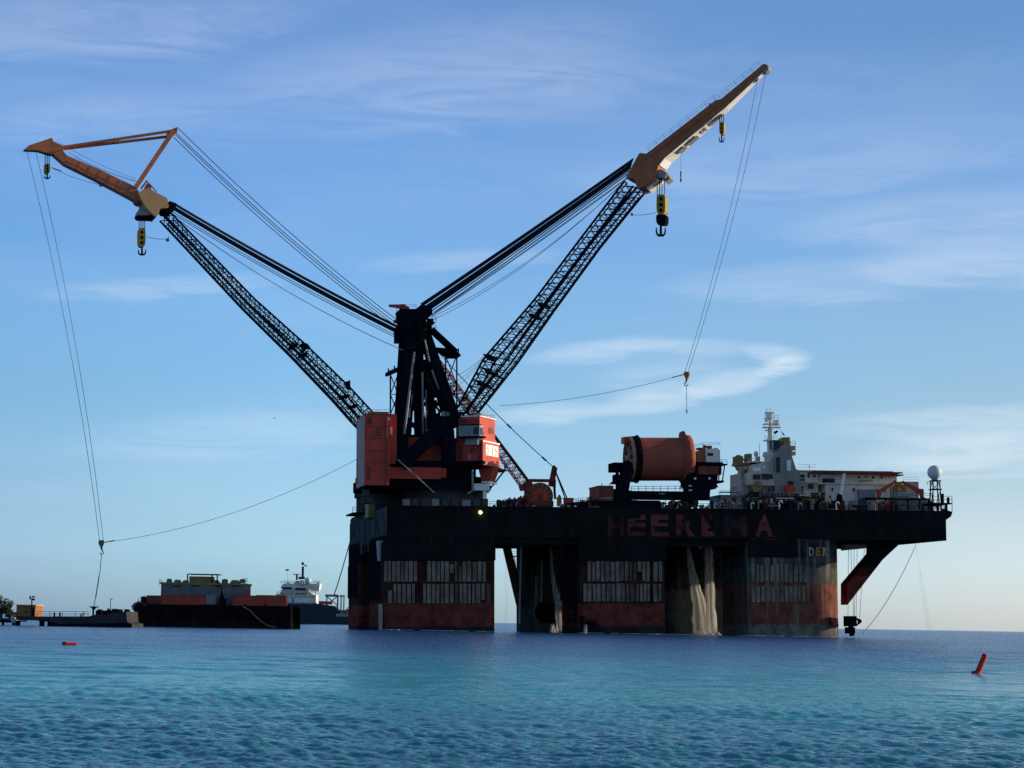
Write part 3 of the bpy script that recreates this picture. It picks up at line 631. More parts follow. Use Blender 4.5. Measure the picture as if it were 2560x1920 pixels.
m = MB(); m.prism([F.p(909, 1222, 14), F.p(926, 1222, 14), F.p(922, 1243, 14), F.p(912, 1240, 14)], F.ey*3); m.pbox(F, 909, 1242, 930, 1258, 13, 5); m.build('slew_bracket', M['locker'], k1)
# right machinery house: its sunlit end faces the boom
ua, _, za = C1.q(1140, 1043, -8); ub_, _, zc = C1.q(1199, 1162, -8); zm = C1.q(1199, 1101, -8)[2]
m = MB(); m.box(C1, ua, ub_, -8, 2.5, zm, za)
m.box(C1, ua, ub_+.9, -8.2, 3.2, zc, zm)
mh = m.build('machinery_house', M['red'], k1)
m = MB(); m.box(C1, ua-.2, ub_+.25, -8.2, 2.7, za, za+.22); m.box(C1, ub_+.9, ub_+1.0, -8.2, 3.2, zm-.3, zm+.05); m.build('roof_edge', M['cream'], mh)
m = MB(); m.rail([C1.w(ub_, -7.8, za+.2), C1.w(ub_, 2.4, za+.2)], 1.0, .05, ez=F.ez); m.rail([C1.w(ua, 2.4, za+.2), C1.w(ub_, 2.4, za+.2)], 1.0, .05, ez=F.ez)
m.box(C1, ub_-2.5, ub_-.5, -5, -3, za+.2, za+1.0); m.build('railing', M['lgrey'], mh)
m = MB(); zs = (zm-.8, zm-3.4); m.box(C1, ub_+.91, ub_+1.0, -6.5, 2.1, zs[1], zs[0]); sg = m.build('sign_board', M['cream'], mh)
m = MB()
for i, (v0, v1, a, b) in enumerate(((-5.9,-4.6,.25,.42), (-5.2,-3.9,.52,.66), (-5.9,-5.0,.74,.86), (-2.5,-1.6,.12,.95), (-.4,.5,.2,.5), (.7,1.6,.42,.6), (-.3,.6,.7,.88))):
    m.box(C1, ub_+1.001, ub_+1.04, v0, v1, zs[0]-b*2.6, zs[0]-a*2.6)
m.build('sign_marks', M['smark'], sg)
m = MB(); m.box(C1, ub_+.9, ub_+1.0, -8.1, -.5, zc+.05, zc+.7); m.box(C1, ub_+.9, ub_+1.1, -.4, 3.1, zc+.05, zc+.3); m.build('kick_plate', M['brown'], mh)
# operator cabin on the near side
m = MB(); m.pbox(C1, 1147, 1063, 1199, 1090, -10.6, 2.3); oc = m.build('operator_cabin', M['lgrey'], k1)
m = MB(); m.pbox(C1, 1156, 1068, 1175, 1089, -10.7, .09); m.build('door', M['grey'], oc)
m = MB(); m.pbox(C1, 1183, 1068, 1196, 1086, -10.7, .09); m.box(C1, C1.q(1199, 1080, -10.6)[0], C1.q(1199, 1080, -10.6)[0]+.08, -10.3, -8.6, C1.q(1199, 1086, -10.6)[2], C1.q(1199, 1068, -10.6)[2]); m.build('window', M['glass'], oc)
m = MB(); m.pbox(C1, 1143, 1090, 1204, 1094, -11, 3); m.rail([C1.p(1147, 1061, -10.6), C1.p(1197, 1061, -10.6)], .9, .05, ez=F.ez); m.pbox(C1, 1148, 1060, 1196, 1063, -10.8, 2.6)
for x in (1197, 1202): m.tube([C1.p(x, 1094, -10.6), C1.p(x, 1152, -10.6)], .14, 6)
m.pbox(C1, 1140, 1152, 1206, 1160, -10, 2); m.build('cabin_platform', M['black'], k1)
m = MB(); m.pbox(C1, 1150, 1046, 1166, 1058, -8.12, .1); m.pbox(C1, 1176, 1120, 1192, 1132, -8.32, .1); m.pbox(C1, 1146, 1112, 1156, 1150, -8.32, .1); m.build('louvre', M['dred'], mh)
m = MB(); m.box(C1, ub_+.001, ub_+.08, -6.6, -5.2, zm+.1, zm+2.3); m.box(C1, ub_+.001, ub_+.07, -2, 1.2, zm+2.2, zm+3.6); m.build('door', M['dred'], mh)
m = MB(); m.pbox(C1, 1163, 1096, 1194, 1112, -9.6, 1.5); m.pbox(C1, 1196, 1095, 1199.5, 1110, -10.9, .2); m.pbox(C1, 1171, 1136, 1177, 1147, -8.3, .25); m.pbox(C1, 1181, 1127, 1190, 1129, -8.3, .25); m.build('equipment_box', M['lgrey'], k1)
# underside of the house end: sunlit gusset funnel on the ring
m = MB(); up = [C1.p(x, y, -3) for x, y in ((1194, 1166), (1236, 1166), (1222, 1203), (1204, 1203))]
m.prism(up, C1.ey*4); m.build('house_gusset', M['red'], k1)
m = MB(); m.prism([C1.p(x, y, -3.5) for x, y in ((1203, 1203), (1224, 1203), (1224, 1209), (1203, 1207))], C1.ey*5); m.pbox(F, 1186, 1209, 1224, 1226, 10, 16); m.pbox(F, 1208, 1228, 1217, 1247, 9.5, .6); m.build('ring_collar', M['cream'], k1)
m = MB(); m.prism([C1.p(x, y, 1) for x, y in ((1228, 1164), (1262, 1175), (1240, 1180), (1226, 1172))], C1.ey*3); m.rail([C1.p(1236, 1166, 1), C1.p(1261, 1173, 1)], 1.2, .06, ez=F.ez); m.build('end_platform', M['dred'], k1)
m = MB(); m.tube([C1.p(1263, 1163, 1), C1.p(1262, 1176, 1), C1.p(1225, 1222, 1)], .2, 6); m.build('cable_drag_arm', M['black'], k1); m = MB(); m.tube([C1.p(1181, 1175, -9), C1.p(1182, 1226, -9), C1.p(1170, 1234, -9)], .25, 6); m.build('pipe', M['lgrey'], k1)
# A-frame
m = MB()
T = {}
def leg_(a, b, va, vb, w, w2=None): m.beam(F.p(*a, va), F.p(*b, vb), w, None, F.ey, w2)
leg_((1000, 1168), (1028, 830), 10, 19, 2.7, 2.1); leg_((1012, 1120), (1036, 830), 33, 24, 2.4, 2.0)
leg_((1140, 1048), (1066, 832), 11, 19, 2.0, 1.8); leg_((1122, 1060), (1056, 832), 33, 24, 2.0, 1.8)
leg_((1048, 1090), (1046, 860), 28, 22, 2.2); leg_((1086, 1100), (1062, 900), 29, 24, 2.4, 1.8)
leg_((1003, 1162), (1098, 1073), 9, 10, 3.2); leg_((1018, 1092), (1076, 1092), 15, 15, 1.0)
leg_((1120, 1160), (1120, 1090), 10, 10, 2.8)
for a, b, va in (((1012, 1010), (1130, 1010), 17), ((1020, 940), (1100, 940), 19), ((1024, 880), (1084, 880), 20)): leg_(a, b, va, va, 1.0)
leg_((1008, 1050), (1100, 945), 18, 20, .8); leg_((1130, 1010), (1030, 900), 18, 20, .8); leg_((1014, 1050), (1050, 1075), 12, 14, 1.0)
m.pbox(F, 1026, 846, 1060, 880, 18.5, 5); m.pbox(F, 1016, 826, 1068, 846, 17, 7); m.pbox(F, 1022, 905, 1068, 912, 19, 4)
m.prism([F.p(x, y, 9.5) for x, y in ((1075, 1078), (1086, 1060), (1124, 1060), (1136, 1076), (1136, 1104), (1108, 1112), (1076, 1096))], F.ey*6)
m.pbox(F, 1080, 1040, 1146, 1066, 11, 10)
m.build('a_frame', M['steel'], k1)
m = MB()
for a, b, v, r in (((1011, 1085), (1024, 975), 8.5, .30), ((1024, 975), (1036, 880), 13, .28), ((1058, 1095), (1056, 930), 16, .26), ((1066, 1085), (1065, 975), 17, .2), ((1062, 850), (1074, 905), 15, .22), ((1080, 925), (1098, 975), 15, .25), ((1020, 1050), (1031, 985), 15, .2), ((994, 1149), (1086, 1232), 7, .18)):
    m = MB(); m.tube([F.p(*a, v), F.p(*b, v-.5)], r, 6); m.build('pipe', M['lgrey'], k1)
m = MB()
for a, b, v in (((1034, 866), (1064, 842), 15.5), ((1064, 842), (1046, 812), 15), ((1080, 908), (1100, 925), 16), ((1066, 945), (1096, 985), 15.5), ((1094, 985), (1118, 975), 15.5), ((1040, 790), (1052, 826), 15)):
    m.beam(F.p(*a, v), F.p(*b, v), .9)
for (x0, y0, x1, y1) in ((1078, 905, 1098, 914), (1086, 975, 1120, 992), (1052, 806, 1080, 814), (1020, 862, 1040, 872)): m.pbox(F, x0, y0, x1, y1, 14.5, 3)
m.build('access_stairs', M['hull'], k1)
m = MB()    # machinery lumps behind the cabin
for k in range(26):
    x, y = random.uniform(1078, 1150), random.uniform(1028, 1050); w, h = random.uniform(4, 14), random.uniform(5, 14); m.pbox(F, x, y, x+w, y+h, random.uniform(12, 20), random.uniform(.8, 3))

for (a, b, v, r) in (((1018, 1000), (1060, 920), 18, .25), ((1060, 1000), (1024, 940), 20, .22), ((1070, 990), (1100, 1030), 14, .3), ((1104, 1010), (1128, 1035), 13, .25), ((1084, 960), (1112, 1000), 14, .25), ((1050, 905), (1078, 960), 16, .3), ((1090, 1000), (1082, 1040), 15, .3), ((1030, 1060), (1050, 1090), 14, .3)):
    m.tube([F.p(*a, v), F.p(*b, v)], r, 6)
m.build('winch_machinery', M['black'], k1)
m = MB(); m.pbox(F, 1106, 1028, 1112, 1040, 11, 2); m.pbox(F, 1114, 1030, 1124, 1042, 11.5, 2); m.pbox(F, 1020, 1020, 1026, 1045, 12, 2); m.build('winch_motor', M['lgrey'], k1)
# sheave head
m = MB(); m.prism([F.p(x, y, 16) for x, y in ((1000, 772), (1040, 772), (1054, 760), (1078, 772), (1082, 784), (1066, 800), (1064, 832), (1012, 832), (1004, 800))], F.ey*8)
m.prism([F.p(x, y, 17) for x, y in ((1014, 800), (1022, 828), (1010, 838), (992, 826), (1003, 806))], F.ey*6); m.prism([F.p(x, y, 17) for x, y in ((1000, 826), (1020, 826), (1018, 852), (1004, 840))], F.ey*5)
for k in range(5): m.cyl(F.p(1066, 778, 16.4+k*1.5), F.p(1066, 778, 17.1+k*1.5), 1.5, 18)
for x, y in ((1008, 790), (1024, 812), (1045, 818)): m.cyl(F.p(x, y, 15.4), F.p(x, y, 25), .9, 12)
m.build('sheave_head', M['steel'], k1)
m = MB(); m.pbox(F, 1062, 804, 1088, 807, 15, 5); m.pbox(F, 1066, 824, 1092, 827, 15, 5); m.pbox(F, 1070, 796, 1084, 804, 16, 2); m.pbox(F, 1068, 812, 1080, 824, 16, 2)
for y in (804, 824): m.rail([F.p(1064, y, 15.2), F.p(1090, y, 15.2)], 1.1, .06, ez=F.ez)
m.rail([F.p(1004, 772, 16), F.p(1040, 772, 16)], 1.1, .05, ez=F.ez); m.pbox(F, 998, 790, 1006, 812, 18, 1); m.build('head_platform', M['black'], k1)
m = MB(); m.prism([F.p(x, y, 18) for x, y in ((973, 761), (990, 761), (1010, 760), (1024, 769), (1022, 776), (1010, 773), (990, 768), (974, 766))], F.ey*1.2); m.prism([F.p(x, y, 17.8) for x, y in ((1003, 772), (1020, 772), (1021, 786), (1004, 786))], F.ey*1.8); m.tube([F.p(991, 767, 18.5), F.p(991, 784, 18.5)], .05, 4)
m.build('maintenance_crane', M['red'], k1)
# side towers by the A-frame
def xtower(x0, x1, y0, y1, v, d, mt, lean=0):
    m = MB(); n = 4
    for vv in (v, v+d):
        for x in (x0, x1): m.tube([F.p(x, y0, vv), F.p(x+lean, y1, vv)], .22, 6)
        for k in range(2):
            a, b = lerp(y0, y1, k/2), lerp(y0, y1, (k+1)/2); m.tube([F.p(x0, a, vv), F.p(x1, b, vv)], .13, 4); m.tube([F.p(x1, a, vv), F.p(x0, b, vv)], .13, 4); m.tube([F.p(x0, b, vv), F.p(x1, b, vv)], .1, 4)
    return m
m = xtower(976, 995, 936, 1036, 18, 4, 0); m.prism([F.p(x, y, 17.5) for x, y in ((970, 928), (1008, 912), (1008, 922), (975, 936), (970, 936))], F.ey*5); m.tube([F.p(986, 925, 18), F.p(986, 914, 18)], .18, 5); m.tube([F.p(972, 932, 18), F.p(971, 921, 18)], .18, 5); m.build('stay_tower', M['steel'], k1)
m = xtower(1114, 1142, 888, 1040, 22, 4, 0); m.beam(F.p(1078, 824, 22), F.p(1140, 882, 22), 1.5); m.beam(F.p(1066, 872, 22), F.p(1118, 876, 22), 1.0); m.prism([F.p(x, y, 21) for x, y in ((1100, 872), (1120, 868), (1144, 880), (1152, 886), (1152, 890), (1128, 890), (1112, 880))], F.ey*6); m.tube([F.p(1123, 872, 22), F.p(1123, 857, 22)], .18, 5); m.tube([F.p(1146, 886, 22), F.p(1146, 871, 22)], .18, 5)
m.build('stay_tower', M['steel'], k1)
# boom
top1 = [(1139, 1028), (1209, 897), (1339, 746), (1450, 598), (1562, 452)]
bot1 = [(1156, 1040), (1268, 899), (1362, 766), (1478, 608), (1592, 468)]
W1 = 7.6
ch, lc, st1 = lattice(C1, top1, bot1, W1, W1*.9, 40, .27, .10)
bo = ch.build('boom', M['steel'], k1)
lc.build('lacing', M['steel'], bo)
m = MB()
for i in (5, 7, 17, 19): 
    s = st1[i]; m.beam(s[0].lerp(s[1], .5), s[3].lerp(s[2], .5), .8); m.loft([s[0], s[1], s[2], s[3]], [p + (st1[i+1][0]-s[0])*.08 for p in s])
for k in (1, 2):
    m.tube([st1[i][k].lerp(st1[i][0 if k == 1 else 3], .1) + F.ez*.0 for i in range(1, 40)], .16, 5)
m.tube([st1[i][1].lerp(st1[i][2], .5) for i in range(1, 41)], .22, 5)
m.tube([st1[i][0].lerp(st1[i][3], .3) for i in range(2, 41)], .16, 5)
m.prism([C1.p(x, y, -3) for x, y in ((1206, 884), (1222, 886), (1226, 888), (1218, 900))], C1.ey*5)
m.build('boom_walkway', M['black'], bo)
# jib: boxed plate girder, white below
def taper(fr, outl, s0, s1, Wa, Wb):
    """plate outline with a width that tapers from Wa to Wb along the direction s0 -> s1 (pixels)"""
    d = Vector((s1[0]-s0[0], s1[1]-s0[1])); A = []; B = []
    for x, y in outl:
        t = max(0, min(1, Vector((x-s0[0], y-s0[1])).dot(d)/d.dot(d))); W = lerp(Wa, Wb, t)
        p = fr.p(x, y, -W/2); A.append(p); B.append(p + fr.ey*W)
    return A, B
s0, s1 = (1600, 440), (1920, 165)
jo = [(1564, 445), (1592, 393), (1599, 382), (1616, 384), (1789, 250), (1802, 248), (1909, 159), (1920, 163), (1919, 168), (1813, 267), (1661, 393), (1646, 411), (1637, 448), (1612, 464), (1594, 472), (1583, 446)]
A, B = taper(C1, jo, s0, s1, 7.4, 1.5); m = MB(); m.loft(A, B); jib = m.build('jib', M['orange'], k1)
m = MB()
for t in (.1, .22, .34, .46, .58, .70, .82, .92):
    x, y = lerp(1606, 1912, t), lerp(425, 165, t); W_ = lerp(7.4, 1.5, t); h = lerp(46, 5, t); dx_, dy_ = .65*h*.62, .76*h*.62
    m.beam(C1.p(x-dx_, y-dy_, -W_/2-.03), C1.p(x+dx_, y+dy_, -W_/2-.03), .12, .05, C1.ey)
m.beam(C1.p(1612, 400, -3.75), C1.p(1800, 262, -2.2), .12, .05, C1.ey); m.build('weld_seam', M['drum'], jib)
# white soffit plate, 60 mm proud of the underside
lo = [(1919.5, 169), (1813, 268.5), (1661, 394.5), (1647, 412)]
m = MB(); W_ = []
for i in range(3):
    a, b = lo[i], lo[i+1]; A, B = taper(C1, [a, b], s0, s1, 7.2, 1.4); nrm = (A[1]-A[0]).cross(C1.ey).normalized()
    if nrm.z > 0: nrm = -nrm
    m.loft([A[0], A[1], B[1], B[0]], [p + nrm*.12 for p in (A[0], A[1], B[1], B[0])])
m.build('soffit_plate', M['cream'], jib)
m = MB()
for (a, b) in (((1768, 306), (1800, 280)), ((1712, 355), (1738, 334)), ((1690, 374), (1706, 360)), ((1752, 319), (1758, 314)), ((1745, 325), (1748, 322))):
    A, B = taper(C1, [a, b], s0, s1, 5.5, 1.2); nrm = (A[1]-A[0]).cross(C1.ey).normalized(); nrm = -nrm if nrm.z > 0 else nrm
    o = nrm*.30 ; m.loft([A[0].lerp(B[0], .25)+o, A[1].lerp(B[1], .25)+o, A[1].lerp(B[1], .85)+o, A[0].lerp(B[0], .85)+o], [A[0].lerp(B[0], .25)+o*1.6, A[1].lerp(B[1], .25)+o*1.6, A[1].lerp(B[1], .85)+o*1.6, A[0].lerp(B[0], .85)+o*1.6])
m.build('sheave_opening', M['grey'], jib)
m = MB(); m.prism([C1.p(x, y, -1.2) for x, y in ((1912, 172), (1922, 166), (1921, 174), (1914, 181), (1908, 180))], C1.ey*2.4); m.prism([C1.p(x, y, -.8) for x, y in ((1891, 196), (1896, 193), (1894, 203))], C1.ey*1.6); m.build('tip_sheave', M['grey'], jib)
m = MB(); up = [(1622, 374), (1700, 315), (1786, 246), (1800, 244), (1900, 160)]
A = [C1.p(x+3, y+2.5, 0) for x, y in up]; m.rail(A, 1.2, .04, bars=2, ez=(F.ez - C1.ex*.8).normalized()); m.pbox(C1, 1772, 258, 1786, 262, -2, 1); m.build('jib_railing', M['lgrey'], jib)
# main sheave nest under the boom head
m = MB(); m.prism([C1.p(x, y, -2.4) for x, y in ((1646, 424), (1656, 424), (1668, 433), (1660, 445), (1636, 441), (1643, 432))], C1.ey*4.8); m.prism([C1.p(x, y, -1) for x, y in ((1662, 436), (1670, 436), (1676, 446), (1664, 457))], C1.ey*3)
m.lathe(C1.p(1648, 436, 0), C1.ez, [(1.9, -.8), (1.6, .5), (.7, 1.6), (0, 1.7)], 16); m.build('main_sheave_nest', M['lgrey'], jib)
m = MB(); m.prism([C1.p(x, y, -2) for x, y in ((1610, 462), (1634, 444), (1645, 446), (1644, 452), (1619, 474))], C1.ey*4.6); m.build('head_gusset', M['cream'], jib)
# pendants
m = MB()
for a in (0, .06, .12, .18, .30, .36, .42, .48, .54, .60, .66, .80, .98):
    vv = 20 + random.uniform(-.5, .5)
    p0 = F.p(lerp(1052, 1086, a), lerp(760, 782, a), vv); p1 = C1.p(lerp(1584, 1572, a), lerp(396, 434, a), random.uniform(-.5, .5))
    m.tube(sag(p0, p1, .25, 8), .15, 5)
for k in range(2):
    p0 = F.p(1078, 788+k*3, 19+k); p1 = C1.p(1572, 441+k*3, -1+k*2); m.tube(sag(p0, p1, .4, 8), .09, 5)
m.build('boom_pendants', M['rope'], k1)
m = MB()
for k in range(2): m.tube(sag(F.p(1080+6*k, 792+6*k, 18), C1.p(1558-2*k, 458, 0), 2.8, 20), .06, 4)
for k in range(3): m.tube(sag(C1.p(1212-3*k, 888+6*k, 0), F.p(1140, 940+k*14, 22), .5, 8), .05, 4)
m.build('luffing_wires', M['wire'], k1)
# hooks of the nearer crane
G1 = 'hook blocks hanging from the cranes'
hook_block('main_hook_block', 'largest yellow hook block, hanging below the boom head of the crane on the right', C1, 1652, 440, 486, 537, 594, 22, 4, G1, gap=18, depth=2.4, swivel=24)
hook_block('auxiliary_hook_block', 'small yellow hook block with anchor-shaped hook, halfway along the jib of the right crane', C1, 1804, 284, 305, 336, 358, 12, 3, G1, double=True, gap=10)
wh = thing('whip_hook', 'tiny ochre ball hook pulled by a tugger line above the big orange drum', 'hook block', C1, C1.p(1715, 930, 0), G1)
m = MB(); m.tube(sag(C1.p(1894, 197, 0), C1.p(1712, 931, 0), 1.2, 16, -C1.ex), .055, 4); m.tube(sag(C1.p(1915, 180, 0), C1.p(1720, 931, 0), 1.2, 16, -C1.ex), .055, 4); m.build('hoist_ropes', M['wire'], wh)
def whip(h, fr, x, y, flip):
    m = MB(); m.prism([fr.p(x+a, y+b, -.5) for a, b in ((-5, -1), (5, -1), (7, 4), (6, 9), (2, 17), (-2, 17), (-6, 9), (-7, 4))], fr.ey); m.build('block', M['brown'], h)
    m = MB(); P = lambda a, b: fr.p(x+a*flip, y+b, 0); m.tube([P(0, 16), P(0, 23)], .22, 8); m.tube([P(0, 23), P(-4, 29), P(-4, 33), P(0, 35), P(4, 32), P(4, 29)], .15, 6, r2=.08); m.build('hook', M['black'], h)
whip(wh, C1, 1716, 930, 1)
m = MB(); m.tube(sag(C1.p(1710, 936, 0), C1.p(1250, 1014, 0), 1.3, 20), .05, 4); m.tube([C1.p(1710, 936, 0), C1.p(1680, 944, 0)], .12, 5); m.build('tugger_line', M['wire'], wh)
m = MB(); m.tube([C1.p(1716, 964, 0), C1.p(1717, 1032, 0)], .07, 4); m.tube([C1.p(1717, 1024, 0), C1.p(1717, 1033, 0)], .17, 6); m.build('pendant_line', M['wire'], wh)
pw = thing('plumb_weight', 'thin dark weight dangling on a wire below the white jib soffit', 'weight', C1, C1.p(1702, 390, 0)); m = MB(); m.tube([C1.p(1702.5, 378, 0), C1.p(1702, 430, 0)], .05, 4); m.build('wire', M['wire'], pw)
m = MB(); m.tube([C1.p(1702, 428, 0), C1.p(1702, 443, 0)], .15, 6); m.tube([C1.p(1702, 445, 0), C1.p(1702, 455, 0)], .18, 6); m.build('weight', M['black'], pw)
m = MB(); m.tube(sag(C1.p(1641, 531, 0), C1.p(1578, 537, 0), .3, 8), .06, 4); m.ball(C1.p(1580, 536, 0), .35, 8); m.build('hook_tugger', M['wire'], k1)

# ------------------------------------------------------------------ far crane
C2 = crane_frame(985, 1262, 46, 198)
k2 = thing('heavy_lift_crane', 'farther half-hidden heavy crane, its lattice boom and open triangular jib reaching left', 'crane', C2, group='twin heavy lift cranes')
top2 = [(423, 528), (637, 748), (767, 864), (875, 969), (922, 1020), (975, 1078)]
bot2 = [(412, 539), (622, 763), (745, 884), (850, 994), (897, 1047), (965, 1118)]
ch, lc, st2 = lattice(C2, top2[::-1], bot2[::-1], 8.5, 7.6, 48, .26, .095)
bo = ch.build('boom', M['steel'], k2); lc.build('lacing', M['steel'], bo)
m = MB()
for k in (1, 2): m.tube([st2[i][k].lerp(st2[i][0 if k == 1 else 3], .12) for i in range(1, 48)], .18, 5)
m.tube([st2[i][1].lerp(st2[i][2], .5) for i in range(1, 48)], .22, 5); m.tube([st2[i][0].lerp(st2[i][1], .4) for i in range(1, 48)], .16, 5)
for i in (7, 9, 18, 20):
    s = st2[i]; m.beam(s[0].lerp(s[1], .5), s[3].lerp(s[2], .5), .7)
m.prism([C2.p(x, y, -3) for x, y in ((862, 955), (876, 950), (876, 972), (868, 975))], C2.ey*.5); m.prism([C2.p(x, y, -3) for x, y in ((755, 858), (768, 858), (776, 868), (766, 874))], C2.ey*4)
m.build('boom_walkway', M['black'], bo)
# head plate
hp = [(346, 482), (357, 474), (372, 469), (388, 480), (418, 495), (422, 517), (416, 520), (400, 521), (398, 532), (391, 543), (378, 532), (365, 517), (355, 500)]
m = MB(); m.prism([C2.p(x, y, -4.0) for x, y in hp], C2.ey*7.5); hd2 = m.build('boom_head', M['tan'], k2)
m = MB(); m.prism([C2.p(x, y, -3) for x, y in ((404, 520), (424, 502), (441, 508), (440, 522), (428, 534), (410, 530))], C2.ey*6); m.build('pendant_socket', M['steel'], hd2)
m = MB(); m.lathe(C2.p(363, 538, 0), C2.ez, [(2.6, -.5), (2.3, .3), (1.5, 1.6), (.9, 3.2), (.8, 3.8), (0, 3.9)], 18); m.build('main_sheave_nest', M['lgrey'], hd2)
m = MB(); m.prism([C2.p(x, y, -2.6) for x, y in ((343, 538), (383, 538), (383, 545), (350, 544))], C2.ey*5); m.build('nest_guard', M['black'], hd2)
# jib: head, lower arm, strut, twin ties
h_ = [(60, 374), (73, 363), (127, 345), (130, 344), (133, 353), (153, 362), (161, 366), (158, 377), (168, 390), (133, 385), (127, 386), (112, 381), (96, 376)]
m = MB(); m.prism([C2.p(x, y, -1.3) for x, y in h_], C2.ey*2.6); jh = m.build('jib_head', M['orange2'], k2)
m = MB(); lo_ = [(133, 384), (155, 374), (168, 389), (250, 424), (333, 464), (346, 476), (354, 492), (345, 506), (330, 496), (240, 448), (161, 409)]
m.prism([C2.p(x, y, -1.7) for x, y in lo_], C2.ey*3.4); ja = m.build('jib_arm', M['orange2'], k2)
m = MB()
for t in (.15, .3, .45, .6, .75, .9):
    x, y = lerp(172, 338, t), lerp(402, 480, t); m.beam(C2.p(x+5, y-10, -1.74), C2.p(x-5, y+11, -1.74), .1, .05, C2.ey)
m.beam(C2.p(166, 402, -1.74), C2.p(334, 484, -1.74), .12, .05, C2.ey); m.build('weld_seam', M['drum'], ja)
m = MB(); m.beam(C2.p(338, 470, -1.5), C2.p(433, 328, -1.2), 1.1, 1.0, C2.ey); m.beam(C2.p(338, 470, 1.8), C2.p(433, 328, 1.4), 1.1, 1.0, C2.ey)
for t in (.35, .7): m.beam(C2.p(lerp(338, 433, t), lerp(470, 328, t), -1.5), C2.p(lerp(338, 433, t), lerp(470, 328, t), 1.6), .6)
m.prism([C2.p(x, y, -1.4) for x, y in ((421, 326), (444, 317), (443, 330), (430, 343), (420, 343))], C2.ey*3); m.build('jib_strut', M['orange2'], k2)
m = MB(); m.beam(C2.p(158, 368, -.3), C2.p(426, 328, -1.5), .62, .62, C2.ey); m.beam(C2.p(160, 372, .3), C2.p(424, 341, 1.5), .62, .62, C2.ey); m.pbox(C2, 284, 345, 299, 356, -.9, 2); m.build('tie_bars', M['orange2'], k2)
m = MB(); m.tube([C2.p(364, 450, 0), C2.p(392, 480, 0)], .15, 5); m.tube([C2.p(352, 472, 0), C2.p(366, 454, 0)], .2, 5); m.prism([C2.p(x, y, -1) for x, y in ((362, 470), (368, 458), (378, 462), (378, 472))], C2.ey*2); m.prism([C2.p(x, y, -1.5) for x, y in ((338, 498), (352, 488), (360, 505), (346, 512), (338, 506))], C2.ey*3); m.build('jib_hinge', M['dred'], k2)
m = MB()
for a in (0, .07, .14, .30, .37, .44, .51, .58, .80, .97):
    m.tube(sag(C2.p(lerp(436, 424, a), lerp(508, 531, a), random.uniform(-.5, .5)), F.p(lerp(1008, 1000, a), lerp(822, 850, a), 42+random.uniform(-.4, .4)), .7 + .2*a, 16), .15 if a < .7 else .09, 5)
m.build('boom_pendants', M['rope'], k2)
m = MB()
for (a, b, w) in (((445, 320), (1000, 806), -1.4), ((441, 333), (996, 812), -.5), ((439, 337), (988, 814), .6), ((434, 343), (968, 806), 1.4)): m.tube(sag(C2.p(*a, w), F.p(*b, 42+w), 1.6, 16), .1, 5)
m.ball(F.p(988, 804, 42), .5, 8); m.build('jib_stays', M['rope'], k2)
m = MB(); m.tube(sag(C2.p(440, 545, 0), F.p(1008, 876, 40), 2.1, 24), .09, 5)
for a, b in (((140, 352), (340, 448)), ((172, 382), (340, 452)), ((185, 392), (342, 454))): m.tube(sag(C2.p(*a, 0), C2.p(*b, 0), .6, 10), .045, 4)
m.tube(sag(C2.p(128, 419, 0), C2.p(252, 462, 0), .5, 10), .05, 4); m.tube([C2.p(128, 419, 0), C2.p(155, 428, 0)], .11, 4); m.ball(C2.p(252, 463, 0), .42, 8); m.tube([C2.p(252, 450, 0), C2.p(252, 463, 0)], .06, 4)
m.tube(sag(C2.p(366, 592, 0), C2.p(418, 598, 0), .2, 6), .06, 4); m.ball(C2.p(419, 600, 0), .45, 8); m.tube([C2.p(419, 600, 0), C2.p(422, 592, 0)], .12, 4); m.build('luffing_wires', M['wire'], k2)
# house and A-frame of the far crane, mostly hidden
m = MB(); m.pbox(F, 930, 1052, 1010, 1200, 40, 14); m.build('machinery_house', M['red'], k2)
m = MB(); m.lathe(F.w(F.q(985, 1262, 46)[0], 46, zt), F.ez, [(9.5, 0), (9.5, 4), (10, 4.2), (10, 7)], 32); m.build('pedestal', M['pgrey'], k2)
m = MB(); m.beam(F.p(990, 1180, 40), F.p(1010, 838, 42), 2.2, None, F.ey); m.beam(F.p(1060, 1100, 40), F.p(1016, 838, 42), 2.2, None, F.ey); m.pbox(F, 996, 812, 1022, 850, 38, 8); m.build('a_frame', M['steel'], k2)
hook_block('main_hook_block', 'yellow three-pin hook block hanging below the boom head of the left crane', C2, 355, 546, 570, 617, 640, 18, 4, G1, gap=14, depth=2.2)
hook_block('auxiliary_hook_block', 'small yellow hook block hanging from the tip of the triangular jib at far left', C2, 118, 382, 409, 434, 448, 14, 3, G1, gap=10)
wh = thing('whip_hook', 'tiny dark ball hook held over the jetty by two long wires from the left jib', 'hook block', C2, C2.p(254, 1350, 0), G1)
m = MB(); m.tube(sag(C2.p(67, 378, 0), C2.p(249, 1352, 0), 1.5, 18, C2.ex), .06, 4); m.tube(sag(C2.p(89, 376, 0), C2.p(258, 1350, 0), 1.5, 18, C2.ex), .06, 4); m.build('hoist_ropes', M['wire'], wh)
whip(wh, C2, 254, 1351, -1)
m = MB(); m.tube(sag(C2.p(261, 1356, 0), F.p(896, 1146, 30), 3.2, 24), .05, 4); m.tube([C2.p(261, 1356, 0), C2.p(285, 1351, 0)], .12, 5); m.build('tugger_line', M['wire'], wh)
m = MB(); m.tube([C2.p(x, y, 0) for x, y in ((254, 1384), (250, 1430), (247, 1446), (240, 1490), (234, 1520))], .09, 5); m.tube([C2.p(248, 1440, 0), C2.p(244, 1465, 0), C2.p(239, 1495, 0)], .14, 5); m.build('pendant_line', M['wire'], wh)
